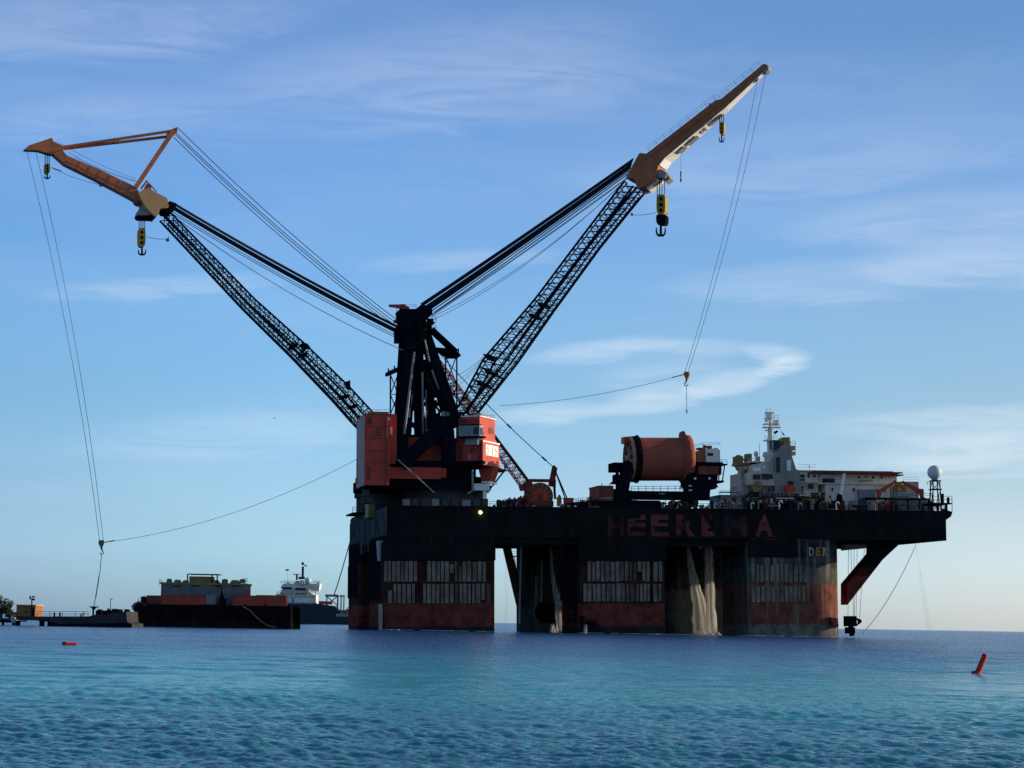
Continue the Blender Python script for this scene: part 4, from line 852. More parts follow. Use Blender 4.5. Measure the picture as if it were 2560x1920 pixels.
# ------------------------------------------------------------------ red lattice deck crane behind
k3 = thing('lattice_crane', 'slender red lattice crane behind the A-frame, boom sloping up from the cable reel', 'crane', F, F.p(1345, 1262, 34))
CF = Frame(F.p(1340, 1262, 34), F.ex, F.ey, F.ez)
M['lat'] = mat('pinkish red lattice paint', (.55,.22,.21), .55, .2, .5)
ch, lc, st3 = lattice(CF, [(1322, 1200), (1238, 1088), (1120, 925), (1062, 850)], [(1304, 1214), (1226, 1106), (1106, 940), (1058, 858)], 2.6, 2.4, 40, .15, .09)
bo = ch.build('boom', M['lat'], k3); lc.build('lacing', M['lat'], bo)
m = MB(); m.tube([CF.p(1236, 1092, -1.6), CF.p(1322, 1203, -1.6)], .28, 5); m.build('boom_walkway', M['black'], bo)
m = MB(); m.prism([CF.p(x, y, -2) for x, y in ((1304, 1214), (1322, 1200), (1330, 1204), (1334, 1218), (1322, 1224), (1308, 1226))], F.ey*4); m.pbox(CF, 1320, 1222, 1345, 1262, -2.5, 5); m.build('cab_house', M['dred'], k3)
m = MB(); m.pbox(CF, 1324, 1197.5, 1390, 1203, -2, 4); m.beam(CF.p(1377, 1216, 0), CF.p(1387, 1168, 0), 1.3, .9, F.ey); m.tube([CF.p(1385, 1168, -1), CF.p(1385, 1168, 1)], .5, 10); m.build('gantry', M['dred'], k3)
m = MB(); m.tube([CF.p(1386, 1203, 0), CF.p(1386, 1222, 0), CF.p(1388, 1248, 0)], .35, 6); m.tube([CF.p(1389, 1200, .5), CF.p(1388, 1222, .5)], .15, 5)
for w in (-1.2, 1.2):
    m.tube([CF.p(1386, 1172, w), CF.p(1416+w*2, 1248, w)], .17, 5)
m.build('back_stays', M['black'], k3)
m = MB()
for w in (-1.1, 1.1):
    m.tube(sag(CF.p(1384, 1168, w), CF.p(1080, 862, w), 1.0, 16), .11, 5)
for t in (.06, .35, .62): 
    for w in (-1.1, 1.1):
        a, b = CF.p(1384, 1168, w), CF.p(1080, 862, w); q = lambda t: a.lerp(b, t) - F.ez*(4*t*(1-t)); m.tube([q(t), q(t+.035)], .24, 5)
m.build('boom_pendants', M['rope'], k3)
# ------------------------------------------------------------------ cable reel
CR = F.p(1350, 1240, 14); rl = thing('cable_reel', 'orange-red spoked cable reel standing on deck under the red gantry', 'reel', F, on_deck(1350, 14))
R_ = 34/10.5
m = MB()
for v in (0, 3.6): m.lathe(CR + F.ey*v, F.ey, [(R_-.02, -.15), (R_, -.1), (R_, .1), (R_-.02, .15), (R_*.55, .15), (R_*.55, -.15), (R_-.02, -.15)], 40, False)
m.build('flange', M['dred'], rl)
m = MB()
for k in range(14):
    a = 2*math.pi*k/14; d = F.ex*math.cos(a) + F.ez*math.sin(a); m.beam(CR + d*R_*.5 - F.ey*.25, CR + d*R_*.97 - F.ey*.25, .34, .2, F.ey)
m.build('spokes', M['boxo'], rl)
m = MB(); m.lathe(CR, F.ey, [(R_*.56, -.3), (R_*.56, 3.8)], 28); m.build('core', M['red'], rl)
m = MB(); m.prism([CR + F.ex*a + F.ez*b - F.ey*.5 for a, b in ((-.9, -2.6), (.9, -2.6), (.35, .4), (-.35, .4))], F.ey*.2); m.beam(F.p(1328, 1215, 12.5), F.p(1330, 1245, 12.5), .5); m.pbox(F, 1316, 1252, 1384, 1266, 12, 6); m.build('stand', M['dred'], rl)
# deck gear between the crane and the drum, each its own thing
def gear(nm, lab, cat, parts, base, group=None):
    o = thing(nm, lab, cat, F, base, group)
    for pn, mt, fn in parts:
        m = MB(); fn(m); m.build(pn, M[mt], o)
    return o
gear('gas_cabinet', 'narrow yellow cabinet with pointed roof right of the cable reel', 'cabinet', [('body', 'yellow', lambda m: m.pbox(F, 1394, 1246, 1404, 1265, 8, 1)), ('roof', 'brown', lambda m: m.prism([F.p(x, y, 7.9) for x, y in ((1393, 1246), (1405, 1246), (1402, 1241), (1399.5, 1236), (1397, 1241))], F.ey*1.2)), ('door', 'brown', lambda m: m.pbox(F, 1396, 1249, 1402, 1263, 7.92, .07))], on_deck(1399, 8))
gear('red_tank', 'small red box tank at the foot of the slanting back stays', 'tank', [('body', 'red', lambda m: m.pbox(F, 1413, 1246, 1434, 1259, 9, 2)), ('saddle', 'dred', lambda m: m.pbox(F, 1412, 1259, 1435, 1267, 8.8, 2.4)), ('lid', 'dred', lambda m: m.pbox(F, 1411.5, 1244.5, 1435.5, 1246, 8.8, 2.4))], on_deck(1423, 9))
def winch(m, x0, y0, x1, y1, v):
    r = (y1-y0)/21; m.cyl(F.p(x0, (y0+y1)/2, v+1), F.p(x1, (y0+y1)/2, v+1), r*.6, 14)
    for x in (x0, (x0+x1)/2, x1): m.cyl(F.p(x-1, (y0+y1)/2, v+1), F.p(x+1.5, (y0+y1)/2, v+1), r, 18)
for x0, y0, x1, y1, v, lab in ((1248, 1246, 1268, 1264, 9, 'dark red winch nearest the crane pedestal'), (1272, 1240, 1300, 1264, 12, 'dark red winch with tall side frames behind the pale propeller blades'), (1300, 1236, 1318, 1262, 15, 'dark red winch right beside the cable reel')):
    gear('deck_winch', lab, 'winch', [('drum', 'dred', lambda m: winch(m, x0+2, y0+3, x1-2, y1, v)), ('frame', 'dred', lambda m: [m.pbox(F, x, y0+6, x+2.5, 1268, v-.4, 2.8) for x in (x0, x1-2.5)] + [m.pbox(F, x0, 1262, x1, 1268, v-.5, 3)]), ('motor', 'black', lambda m: m.cyl(F.p(x0-4, y1-6, v+1), F.p(x0, y1-6, v+1), .5, 10))], on_deck((x0+x1)/2, v), 'red winches along the deck edge')
def blades(m):
    c = F.p(1286, 1261, 5)
    for k in range(4):
        a = .5+math.pi/2*k; d = F.ex*math.cos(a)+F.ez*math.sin(a); t = F.ey*.5 + F.ex*(-math.sin(a))*.6 + F.ez*math.cos(a)*.6
        m.loft([c+d*.2-t*.12, c+d*.2+t*.12, c+d*.2+t*.12+F.ey*.05, c+d*.2-t*.12+F.ey*.05], [c+d*.95-t*.4, c+d*.95+t*.5, c+d*.95+t*.5+F.ey*.06, c+d*.95-t*.4+F.ey*.06])
gear('spare_propeller', 'pale four-bladed propeller lashed at the deck edge below the red winches', 'propeller', [('blades', 'lgrey', blades), ('hub', 'dred', lambda m: m.cyl(F.p(1286, 1261, 4.7), F.p(1286, 1261, 5.4), .3, 12)), ('cradle', 'black', lambda m: m.pbox(F, 1276, 1268, 1297, 1274, 4.6, 1))], on_deck(1286, 5))
m = MB(); m.pbox(F, 1430, 1257, 1640, 1272, 4, 5); m.pbox(F, 1452, 1253, 1490, 1262, 6, 4); m.pbox(F, 1540, 1256, 1600, 1270, 5, 5)
for k in range(14): x = random.uniform(1435, 1640); m.pbox(F, x, random.uniform(1249, 1258), x+random.uniform(4, 12), 1266, random.uniform(4, 9), 1.5)
m.build('deck_coaming', M['black'], ves)
m = MB()
for k in range(9): x = 1468+k*3.4; m.tube([F.p(x, 1258, 6), F.p(x+random.uniform(-1.5, 1.5), random.uniform(1241, 1248), 6)], .12, 4)
for k in range(5): x = 1442+k*4.5; m.tube([F.p(x, 1260, 6), F.p(x, 1247, 6)], .07, 4)
m.rail([F.p(1438, 1258, 6), F.p(1495, 1256, 6)], 1.2, .05, ez=F.ez)
m.build('railing', M['black'], ves)
m = MB(); m.ball(F.p(1438, 1266, 3.5), .3, 8); m.build('lamp', M['cream'], ves)
# container
ct = thing('shipping_container', 'red box container with a pale marking stripe, end of the drum frame', 'container', F, on_deck(1516, 9))
m = MB(); m.pbox(F, 1497, 1216, 1533, 1252, 9, 10); m.build('body', M['dred'], ct)
m = MB()
for x in (1496.4, 1505, 1531.6): m.pbox(F, x, 1214.5, x+2, 1252, 8.85, .2)
m.pbox(F, 1496, 1214, 1534, 1216.4, 8.8, 10.4); m.pbox(F, 1497, 1240, 1533, 1242, 8.88, .1); m.tube([F.p(1505, 1216, 9.2), F.p(1504.5, 1208, 9.2)], .12, 5); m.tube([F.p(1524, 1216, 9.2), F.p(1524, 1210, 9.2)], .12, 5); m.build('corner_posts', M['dred'], ct)
m = MB(); m.lathe(F.p(1501, 1244.5, 8.95), F.ey, [(.22, -.03), (.22, .03)], 12); m.pbox(F, 1506, 1243.4, 1517, 1246, 8.93, .05); m.pbox(F, 1518.5, 1243.2, 1524, 1246, 8.93, .05); m.pbox(F, 1525, 1243.2, 1530, 1245.6, 8.93, .05); m.build('marking_stripe', M['lwhite'], ct)
m = MB(); m.pbox(F, 1498, 1252.2, 1534, 1262, 9, 8); m.build('plinth', M['black'], ct)
# ------------------------------------------------------------------ the big storage drum
dv = 9.0
dr = thing('storage_drum', 'huge orange drum with black ring and spoked end wheel, on a dark frame above deck', 'drum', F, on_deck(1670, 12))
DA = F.p(1571, 1148, 14); DB = F.p(1724, 1148, 14); RD = 54.5/10.35
ax = (DB-DA).normalized(); X = lambda px: (F.p(px, 1148, 14)-DA).length
m = MB(); m.lathe(DA, ax, [(RD, X(1594)), (RD, X(1704))], 64); m.build('barrel', M['drum'], dr)
m = MB(); m.lathe(DA, ax, [(RD+.15, X(1577)), (RD+.35, X(1577)+.1), (RD+.35, X(1594)-.1), (RD+.05, X(1594))], 64)
for k in range(40):
    a = 2*math.pi*k/40; d = F.ey*math.cos(a)+F.ez*math.sin(a); m.beam(DA+ax*(X(1594)-.3)+d*(RD+.2), DA+ax*(X(1594)-.3)+d*(RD+.6), .35)
m.build('gear_ring', M['black'], dr)
m = MB(); m.lathe(DA, ax, [(RD+.1, -.1), (RD+.3, 0), (RD+.3, .6), (RD-.5, .6), (RD-.5, -.1), (RD+.1, -.1)], 64, False)
for k in range(8):
    a = 2*math.pi*(k+.3)/8; d = F.ey*math.cos(a)+F.ez*math.sin(a); m.beam(DA+ax*.2+d*.5, DA+ax*.2+d*(RD-.2), .5, .3, ax)
m.lathe(DA, ax, [(.2, -.5), (1.0, -.4), (1.1, .8), (.2, .8)], 20); m.build('end_wheel', M['spoke'], dr)
m = MB(); m.lathe(DA, ax, [(RD-.3, 1.0), (RD-.3, 1.4)], 48); m.build('end_disc', M['black'], dr)
m = MB(); R2 = 61/10.3; m.lathe(DA, ax, [(RD, X(1699)), (R2, X(1704)), (R2, X(1722)), (R2-.5, X(1724)), (1, X(1725))], 64)
for k in range(18):
    a = 2*math.pi*k/18; d = F.ey*math.cos(a)+F.ez*math.sin(a); m.beam(DA+ax*(X(1701)-.1)+d*RD*.98, DA+ax*(X(1713))+d*(R2+.1), .3, .5, ax)
m.prism([F.p(x, y, 13) for x, y in ((1702, 1094), (1702, 1084), (1705, 1078), (1709, 1077), (1713, 1080), (1714, 1094))], F.ey*2); m.build('flange', M['drum'], dr)
m = MB(); m.pbox(F, 1560, 1092, 1573, 1108, 12.5, 3); m.build('brake_pod', M['red'], dr)
m = MB()
m.pbox(F, 1578, 1228, 1774, 1250, 9.5, 1.2); m.pbox(F, 1578, 1228, 1774, 1250, 17.5, 1.2); m.pbox(F, 1540, 1226, 1580, 1262, 9, 10)
m.prism([F.p(x, y, 9.2) for x, y in ((1546, 1230), (1558, 1156), (1572, 1150), (1588, 1170), (1576, 1204), (1572, 1230))], F.ey*2); m.prism([F.p(x, y, 17.5) for x, y in ((1546, 1230), (1558, 1156), (1572, 1150), (1588, 1170), (1576, 1204), (1572, 1230))], F.ey*2)
m.pbox(F, 1535, 1156, 1560, 1178, 11, 6); m.pbox(F, 1538, 1186, 1548, 1208, 12, 3); m.pbox(F, 1538, 1203, 1562, 1208, 10, 5); m.pbox(F, 1535, 1222, 1545, 1228, 10, 6)
for x in (1541, 1545, 1552): m.tube([F.p(x, 1160, 11), F.p(x, 1230, 11)], .25, 6)
m.pbox(F, 1592, 1251, 1650, 1268, 10, 7); m.pbox(F, 1704, 1251, 1746, 1266, 10, 8); m.prism([F.p(x, y, 9.6) for x, y in ((1572, 1250), (1592, 1250), (1586, 1266), (1582, 1266))], F.ey*.8)
m.build('base_frame', M['black'], dr)
m = MB(); m.rail([F.p(1578, 1228, 9.6), F.p(1706, 1227, 9.6)], 1.15, .07, posts=7, ez=F.ez); m.rail([F.p(1700, 1226, 10), F.p(1712, 1226, 10)], 1.1, .1, ez=F.ez); m.build('walkway_railing', M['black'], dr)
m = MB()
for vv in (9.3, 17.3): m.prism([F.p(x, y, vv) for x, y in ((1716, 1250), (1712, 1214), (1726, 1160), (1752, 1158), (1796, 1184), (1792, 1210), (1796, 1218), (1776, 1224), (1774, 1250))], F.ey*2)
m.pbox(F, 1726, 1186, 1792, 1214, 9.5, 9); m.pbox(F, 1740, 1212, 1790, 1222, 10, 8); m.pbox(F, 1722, 1155, 1808, 1162, 8.6, 10)
for x in (1812, 1802): m.tube([F.p(x, 1162, 8.8), F.p(x-6, 1203, 8.8)], .16, 5); m.tube([F.p(x, 1162, 17), F.p(x-6, 1203, 17)], .16, 5)
m.pbox(F, 1790, 1201, 1810, 1206, 8.7, 9); m.pbox(F, 1808, 1159, 1819, 1162.5, 8.6, 10)
m.build('drive_frame', M['black'], dr)
m = MB(); m.pbox(F, 1746, 1165, 1804, 1186, 9.0, 8); m.build('drive_motor', M['dred'], dr)
m = MB()
for x, y in ((1738, 1196), (1774, 1196)): m.lathe(F.p(x, y, 9.2), F.ey, [(.3, -.05), (.3, .06)], 12)
m.pbox(F, 1722, 1213, 1729, 1216, 9.2, .05); m.pbox(F, 1722, 1224, 1730, 1227, 9.2, .05); m.build('floodlight', M['cream'], dr)
cbn = MB(); cbn.prism([F.p(x, y, 9.2) for x, y in ((1766, 1157), (1764, 1128), (1770, 1122), (1794, 1120), (1800, 1126), (1801, 1157))], F.ey*5)
cbo = cbn.build('control_cabin', M['white'], dr)
m = MB(); m.prism([F.p(x, y, 9.6) for x, y in ((1741, 1157), (1741, 1134), (1747, 1126), (1764, 1122), (1764, 1157))], F.ey*4.5); m.build('engine_cover', M['boxo'], cbo)
m = MB(); m.pbox(F, 1769, 1132, 1783, 1139.5, 9.1, .09); m.build('window', M['glass'], cbo)
m = MB(); m.pbox(F, 1769, 1114, 1780, 1121, 10, 1.5); m.cyl(F.p(1789, 1123, 9.5), F.p(1789, 1123, 11), .4, 10); m.pbox(F, 1745, 1119, 1764, 1124, 10.5, 2); m.cyl(F.p(1758, 1116, 11), F.p(1764, 1116, 11), .35, 8); m.build('roof_vents', M['dred'], cbo)
m = MB(); m.rail([F.p(1732, 1121, 9.6), F.p(1757, 1115, 9.6), F.p(1800, 1114, 9.6)], .75, .05, ez=F.ez); m.rail([F.p(1803, 1159, 8.8), F.p(1818, 1159, 8.8)], 1.05, .06, ez=F.ez); m.tube([F.p(1757, 1109, 9.6), F.p(1757, 1122, 9.6)], .06, 4); m.build('railing', M['lgrey'], cbo)
m = MB(); m.pbox(F, 1648, 1233, 1662, 1236, 9.42, .06); m.build('name_plate', M['lgrey'], dr)
# mooring lines and the anchor wire at the bow
m = MB(); m.tube(sag(F.p(2290, 1362, 20), F.p(2156, 1584, 4), 2.0, 14), .09, 5); m.build('mooring_line', M['wire'], None, F, label='long slack anchor wire running from the bow underside down to the water', cat='rope')
for i, (x0, x1) in enumerate(((2121, 2120), (2127, 2134), (2135, 2136), (2143, 2140), (2161, 2149))):
    m = MB(); m.tube([F.p(x0, 1372, 18), F.p(lerp(x0, x1, .6), 1470, 14), F.p(x1, 1546, 5)], .06, 4)
    m.build('anchor_wire', M['wire'], None, F, label=('anchor wire hugging the right column side', 'second anchor wire from the right column, bent outward', 'middle anchor wire behind the diagonal brace', 'fourth anchor wire counted from the right column', 'outermost anchor wire, nearest the brace gusset')[i], cat='wire', group='anchor wires beside the right column')
m = MB(); m.tube(sag(F.p(882, 1328, 30), F.p(834, 1492, 30), .5, 12), .13, 5); m.build('mooring_line', M['rope'], None, F, label='dark mooring line from the stern corner down toward the white supply ship', cat='rope')
# water pouring from the vessel: mist of drops with real thickness
def mist(name, lo, hi):
    m = bpy.data.materials.new(name); m.use_nodes = True; N, L = nt(m); b = N['Principled BSDF']; b.inputs['Base Color'].default_value = (.93,.88,.76,1); b.inputs['Roughness'].default_value = .9; b.inputs['Specular IOR Level'].default_value = 0
    tc = N.new('ShaderNodeTexCoord'); mp = N.new('ShaderNodeMapping'); mp.inputs['Scale'].default_value = (3.2, 3.2, .16); L.new(tc.outputs['Object'], mp.inputs[0])
    n = N.new('ShaderNodeTexNoise'); n.inputs['Scale'].default_value = 1; n.inputs['Detail'].default_value = 5; L.new(mp.outputs[0], n.inputs['Vector'])
    r = N.new('ShaderNodeMapRange'); r.inputs[1].default_value = .3; r.inputs[2].default_value = .7; r.inputs[3].default_value = lo; r.inputs[4].default_value = hi; L.new(n.outputs['Fac'], r.inputs[0]); L.new(r.outputs[0], b.inputs['Alpha']); return m
M['fall'] = mist('falling water', .15, .5); M['thinfall'] = mist('thin falling water', .08, .42); M['spray'] = mist('faint spray', 0, .09)
def strand(m, pts, v, n=10):
    vs = []; K = []
    for i in range(len(pts)-1):
        for t in range(4): K.append([lerp(pts[i][j], pts[i+1][j], t/4) for j in range(3)])
    K.append(list(pts[-1])); ph = random.uniform(0, 6)
    for i, (x, y, w) in enumerate(K):
        c = F.p(x + .5*math.sin(i*1.3+ph), y, v); r = max(.12, w/10.3*(1+.12*math.sin(i*2.1+ph)))
        vs += [c + F.ex*math.cos(2*math.pi*k/n)*r + F.ey*math.sin(2*math.pi*k/n)*r*.5 for k in range(n)]
    q = len(K); m.add(vs, [(i*n+k, i*n+(k+1)%n, (i+1)*n+(k+1)%n, (i+1)*n+k) for i in range(q-1) for k in range(n)] + [tuple(range(n))[::-1], tuple(range((q-1)*n, q*n))], True)
for lab, v, mt, strands in (
    ('narrow pale water jet falling beside the hanging chains, left of the middle column', 36, 'fall', ([(1375, 1364, 2), (1379, 1410, 4), (1384, 1455, 6), (1393, 1510, 7), (1398, 1578, 8)], [(1377, 1366, 1.2), (1384, 1440, 3), (1400, 1500, 5), (1410, 1580, 7)])),
    ('slanting pale water jet spreading left of the broad sheet of water', 32, 'thinfall', ([(1718, 1364, 4), (1723, 1400, 6), (1732, 1450, 10), (1742, 1510, 13), (1746, 1584, 16)], [(1722, 1368, 2), (1738, 1440, 6), (1756, 1510, 9), (1768, 1584, 12)])),
    ('broad straight sheet of water nearest the right column', 31, 'thinfall', ([(1771, 1364, 10), (1774, 1420, 11), (1776, 1490, 12), (1780, 1584, 15)], [(1764, 1364, 3), (1766, 1420, 4), (1768, 1500, 6), (1770, 1584, 8)])),
    ('faint misty water jet seen against the sky between the left columns', 62, 'spray', ([(1264, 1400, 2), (1266, 1480, 2.5), (1265, 1560, 4)],)),
    ('faint spray falling from below the bow overhang', 12, 'spray', ([(2292, 1366, 1.5), (2298, 1420, 4), (2308, 1480, 8), (2318, 1540, 10), (2326, 1582, 12)],))):
    m = MB()
    for st in strands:
        strand(m, st, v)
        if mt != 'spray':
            for g in (.72, .42): strand(m, [(x, y, w*g) for x, y, w in st], v)
    m.build('water_jet', M[mt], None, F, label=lab, cat='water jet', group='water jets falling from the vessel')
for lab, x, v, w, h in (('white splash where the narrow water jet meets the sea', 1402, 33, 26, 30), ('white splash below the slanting water jet and the broad sheet', 1762, 29, 44, 14), ('thin white spout at the foot of the middle red column', 1465, -3, 7, 30)):
    m = MB(); o = F.p(x, 1575+8*(x-1200)/600, v); o.z = .05
    for k in range(9):
        c = o + Vector((random.uniform(-1, 1)*w/11, random.uniform(-1, 1)*1.2, 0)); r = random.uniform(.25, .7)*w/22
        m.lathe(c, Z0, [(r, -.3), (r*.8, h/22*.3), (r*.4, h/22*random.uniform(.6, 1.4)), (0, h/22*1.6)], 10)
    m.build('water_splash', M['thinfall'], None, worldframe(o), label=lab, cat='splash', group='splashes at the foot of the vessel')
m = MB(); fo = sea(1500, 1586)
for k in range(150):
    x = random.choice((random.uniform(950, 1240), random.uniform(1440, 1670), random.uniform(1690, 1800), random.uniform(1850, 2150), random.uniform(1868, 1905)))
    q = F.q(x, 1580, -2); c = F.w(q[0], random.uniform(-9, -1.2) if x < 2110 else random.uniform(-2, 12), 0); c.z = .16
    a, b_ = random.uniform(.3, 1.6), random.uniform(.08, .3); n = 9; ph = random.uniform(0, 6)
    R_f = [c + Vector((a*math.cos(6.283*i/n)*(1+.3*math.sin(3*i+ph)), b_*math.sin(6.283*i/n)*(1+.3*math.cos(2*i+ph)), 0)) for i in range(n)]
    m.prism(R_f, Vector((0, 0, .05)))
m.build('foam', M['foam'], None, worldframe(fo), label='scattered white foam flecks along the vessel waterline', cat='foam', kind='stuff')
# row of lockers and goosenecks along the deck edge
locs = [(x, 1247+random.uniform(-1, 3), x+random.uniform(10, 22)) for x in (1008, 1030, 1054, 1080, 1104, 1130, 1156, 1182, 1206)]
for i, (x, y, x1) in enumerate(locs):
    o = thing('deck_locker', 'small grey locker in the row at the deck edge below the near red crane', 'locker', F, on_deck(x, 1.5), 'lockers along the deck edge')
    m = MB(); m.pbox(F, x, y, x1, 1268, 1.5, 1.6); m.build('body', M['locker' if i % 3 else 'grey'], o)
    m = MB(); m.pbox(F, x-.8, y-1.4, x1+.8, y, 1.3, 2); m.build('lid', M['dred' if i % 4 == 1 else 'locker'], o)
for i, x in enumerate((1655, 1676, 1694, 1786, 1800, 1822, 1842, 1878, 1896, 1912, 1930, 1948, 1996, 2052, 2068, 2090, 2188)):
    o = thing('vent_pipe', 'short gooseneck vent pipe in the line along the right half of the deck edge', 'vent pipe', F, on_deck(x, 2), 'vent pipes along the deck edge')
    zz = F.q(x, 1262-random.uniform(0, 7), 2)[2]; u = F.q(x, 1262, 2)[0]
    m = MB(); m.tube([F.w(u, 2, zt), F.w(u, 2, zz), F.w(u+.2, 2, zz+.3), F.w(u+.55, 2, zz+.3), F.w(u+.7, 2, zz)], .17, 7); m.build('pipe', M[('lgrey', 'dred', 'olive', 'white')[i % 4]], o)
    m = MB(); m.cyl(F.w(u+.7, 2, zz+.03), F.w(u+.7, 2, zz-.25), .25, 8); m.build('cap', M['dred'], o)
for nm, mt, n_, lo in (('deck_pipework', 'rig', 90, 1246), ('deck_fittings', 'locker', 46, 1254), ('deck_fittings', 'grey', 26, 1258), ('deck_fittings', 'dred', 22, 1256)):
    m = MB()
    for k in range(n_):
        x = random.choice((random.uniform(1228, 1330), random.uniform(1400, 1490), random.uniform(1630, 1800), random.uniform(1800, 2330), random.uniform(1860, 2330))); y = random.uniform(lo, 1268); v = random.uniform(3, 9)
        if random.random() < .45: m.pbox(F, x, y, x+random.uniform(2, 9), 1282, v, random.uniform(.4, 1.6))
        elif random.random() < .5: m.tube([F.p(x, 1280, v), F.p(x, y-4, v)], random.uniform(.06, .13), 5)
        else: m.tube([F.p(x, y, v), F.p(x+random.uniform(8, 34), y+random.uniform(-1, 2), v)], random.uniform(.06, .16), 5)
    m.build(nm, M[mt], ves, kind='stuff')
m = MB()
for k in range(60):
    x = random.choice((random.uniform(1240, 1330), random.uniform(1640, 1730), random.uniform(1860, 2060))); y = random.uniform(1250, 1264)
    if random.random() < .5: m.pbox(F, x, y, x+random.uniform(3, 12), 1280, random.uniform(5, 12), random.uniform(.6, 2))
    else: m.tube([F.p(x, 1276, 8), F.p(x+random.uniform(-2, 2), y-3, 8)], random.uniform(.07, .16), 5)
m.build('deck_machinery', M['black'], ves, kind='stuff')
# ------------------------------------------------------------------ barge, ship, jetty at left
B = worldframe(sea(540, 1569.5))
bg = thing('cargo_barge', 'long black flat barge carrying red containers, an ochre rope down its side', 'barge', B)
m = MB(); A = [B.p(x, y, 0) for x, y in ((335, 1584), (335, 1514), (341, 1510), (352, 1506), (362, 1516), (727, 1517), (729, 1575), (722, 1584))]; m.prism(A, Z0*0 + B.ey*22)
M['barge'] = bandmat('barge hull paint', [(-2, (.02,.014,.012)), (1.4, (.022,.012,.010)), (1.9, (.010,.009,.009))], edge=.3)
m.build('hull', M['barge'], bg)
m = MB()
for x in np.linspace(350, 720, 16): m.pbox(B, x, 1519, x+1.6, 1562, -.15, .14)
m.pbox(B, 346, 1517.5, 728, 1520, -.25, .24); m.build('rubbing_strakes', M['barge'], bg)
m = MB(); m.pbox(B, 370, 1513, 726, 1517, .5, 21)
for x in (362, 430, 500, 610, 660, 718): m.pbox(B, x, 1510, x+4, 1517, .3, .6)
m.rail([B.p(345, 1510, .4), B.p(362, 1500, .4)], 1.0, .06); m.build('deck_coaming', M['black'], bg)
m = MB(); m.tube([B.p(x, y, -.4) for x, y in ((608, 1517), (624, 1525), (634, 1536), (652, 1553), (668, 1563), (690, 1569))], .13, 5); m.build('orange_rope', M['brown'], bg)
m = MB()
for k in range(10): x = 338+k*2.5; m.tube([B.p(x, 1508+4*math.sin(k), .6), B.p(x+6, 1522+5*math.cos(k*2), .6)], .25, 5)
m.prism([B.p(x, y, 1) for x, y in ((328, 1516), (334, 1508), (345, 1503), (352, 1506), (340, 1514), (332, 1526))], B.ey*2); m.build('bow_roller', M['grey'], bg)
for x0, y0, x1, y1, mt, nm, lab in ((352, 1492, 366, 1516, 'black', 'generator_set', 'black generator set at the left end of the red containers'), (366, 1489, 402, 1514, 'dred', 'shipping_container', 'duller red container at the left end of the row on the barge'), (402, 1488, 514, 1514, 'cred', 'shipping_container', 'long red container below the grey house on the barge'), (515, 1488, 538, 1511, 'lgrey', 'shipping_container', 'short pale container in the middle of the red row on the barge'), (582, 1489, 640, 1515, 'cred', 'shipping_container', 'red container right of the small black deck crane on the barge'), (640, 1488.5, 716, 1515, 'cred', 'shipping_container', 'orange-red container at the right end of the barge')):
    o = thing(nm, lab, nm.split('_')[-1] if nm != 'generator_set' else 'generator', B, B.p((x0+x1)/2, y1, 3), 'containers on the barge' if nm != 'generator_set' else None)
    m = MB(); m.pbox(B, x0, y0, x1, y1, 3, 2.5); m.build('body', M[mt], o)
    m = MB(); k = max(3, int((x1-x0)/5))
    for i in range(k+1): xx = lerp(x0, x1-1.6, i/k); m.pbox(B, xx, y0+1, xx+1.6, y1-1, 2.93, .07)
    m.pbox(B, x0, y0-.6, x1, y0+1, 2.9, 2.7); m.pbox(B, x0, y1-1.2, x1, y1, 2.9, 2.7); m.build('corner_posts', M['dred' if mt in ('red', 'cred') else mt], o)
hs = thing('barge_house', 'grey two-tier machinery house with yellow rooftop hoods and a brown rooftop cabin on the barge', 'house', B, B.p(510, 1489, 6))
m = MB(); m.pbox(B, 402, 1461, 614, 1516, 6, 10)
for x in (440, 478, 520, 560, 596): m.pbox(B, x, 1463, x+1.2, 1490, 5.93, .07)
m.build('walls', M['bgrey'], hs)
m = MB(); m.pbox(B, 400, 1457, 617, 1462, 5.8, 10.4)
for x0, x1, y in ((416, 430, 1446), (432, 452, 1449), (456, 472, 1450), (528, 548, 1450), (554, 570, 1447), (574, 598, 1450), (598, 614, 1447)):
    if x1-x0 < 18: c = B.p((x0+x1)/2, 1458, 7.5); r = (x1-x0)/2/11; m.lathe(c, Z0, [(r, 0), (r, (1458-y)/11-r*.5), (r*.7, (1458-y)/11-.1), (0, (1458-y)/11)], 14)
    else: m.prism([B.p(x, yy, 6.2) for x, yy in ((x0, 1458), (x1, 1458), (x1-6, y), (x0+6, y))], B.ey*3)
m.build('rooftop_hoods', M['olive'], hs)
m = MB(); m.pbox(B, 473, 1441, 528, 1460, 6.5, 6); m.build('rooftop_cabin', M['brown'], hs)
m = MB()
for x in (469, 530, 543): m.tube([B.p(x, 1458, 6.2), B.p(x, 1436, 6.2)], .16, 5)
m.pbox(B, 468, 1434.5, 545, 1436.5, 6, 7); m.rail([B.p(398, 1462, 6), B.p(404, 1462, 6)], 1.0, .06); m.rail([B.p(608, 1457, 6), B.p(617, 1457, 6)], 1.0, .06); m.build('cabin_frame', M['black'], hs)
m = MB()
for x in (432, 480, 532, 580): m.pbox(B, x, 1464, x+20, 1466, 5.85, .12)
m.build('louvre', M['black'], hs)
dk = thing('deck_crane', 'small black deck crane standing between the red containers on the barge', 'crane', B, B.p(557, 1514, 2))
m = MB(); m.pbox(B, 548, 1496, 564, 1516, 1.8, 1.5); m.build('base', M['black'], dk)
m = MB(); m.prism([B.p(x, y, 2) for x, y in ((548, 1500), (552, 1480), (553, 1466), (555, 1480), (558, 1488), (560, 1500))], B.ey*.8); m.build('boom', M['black'], dk)
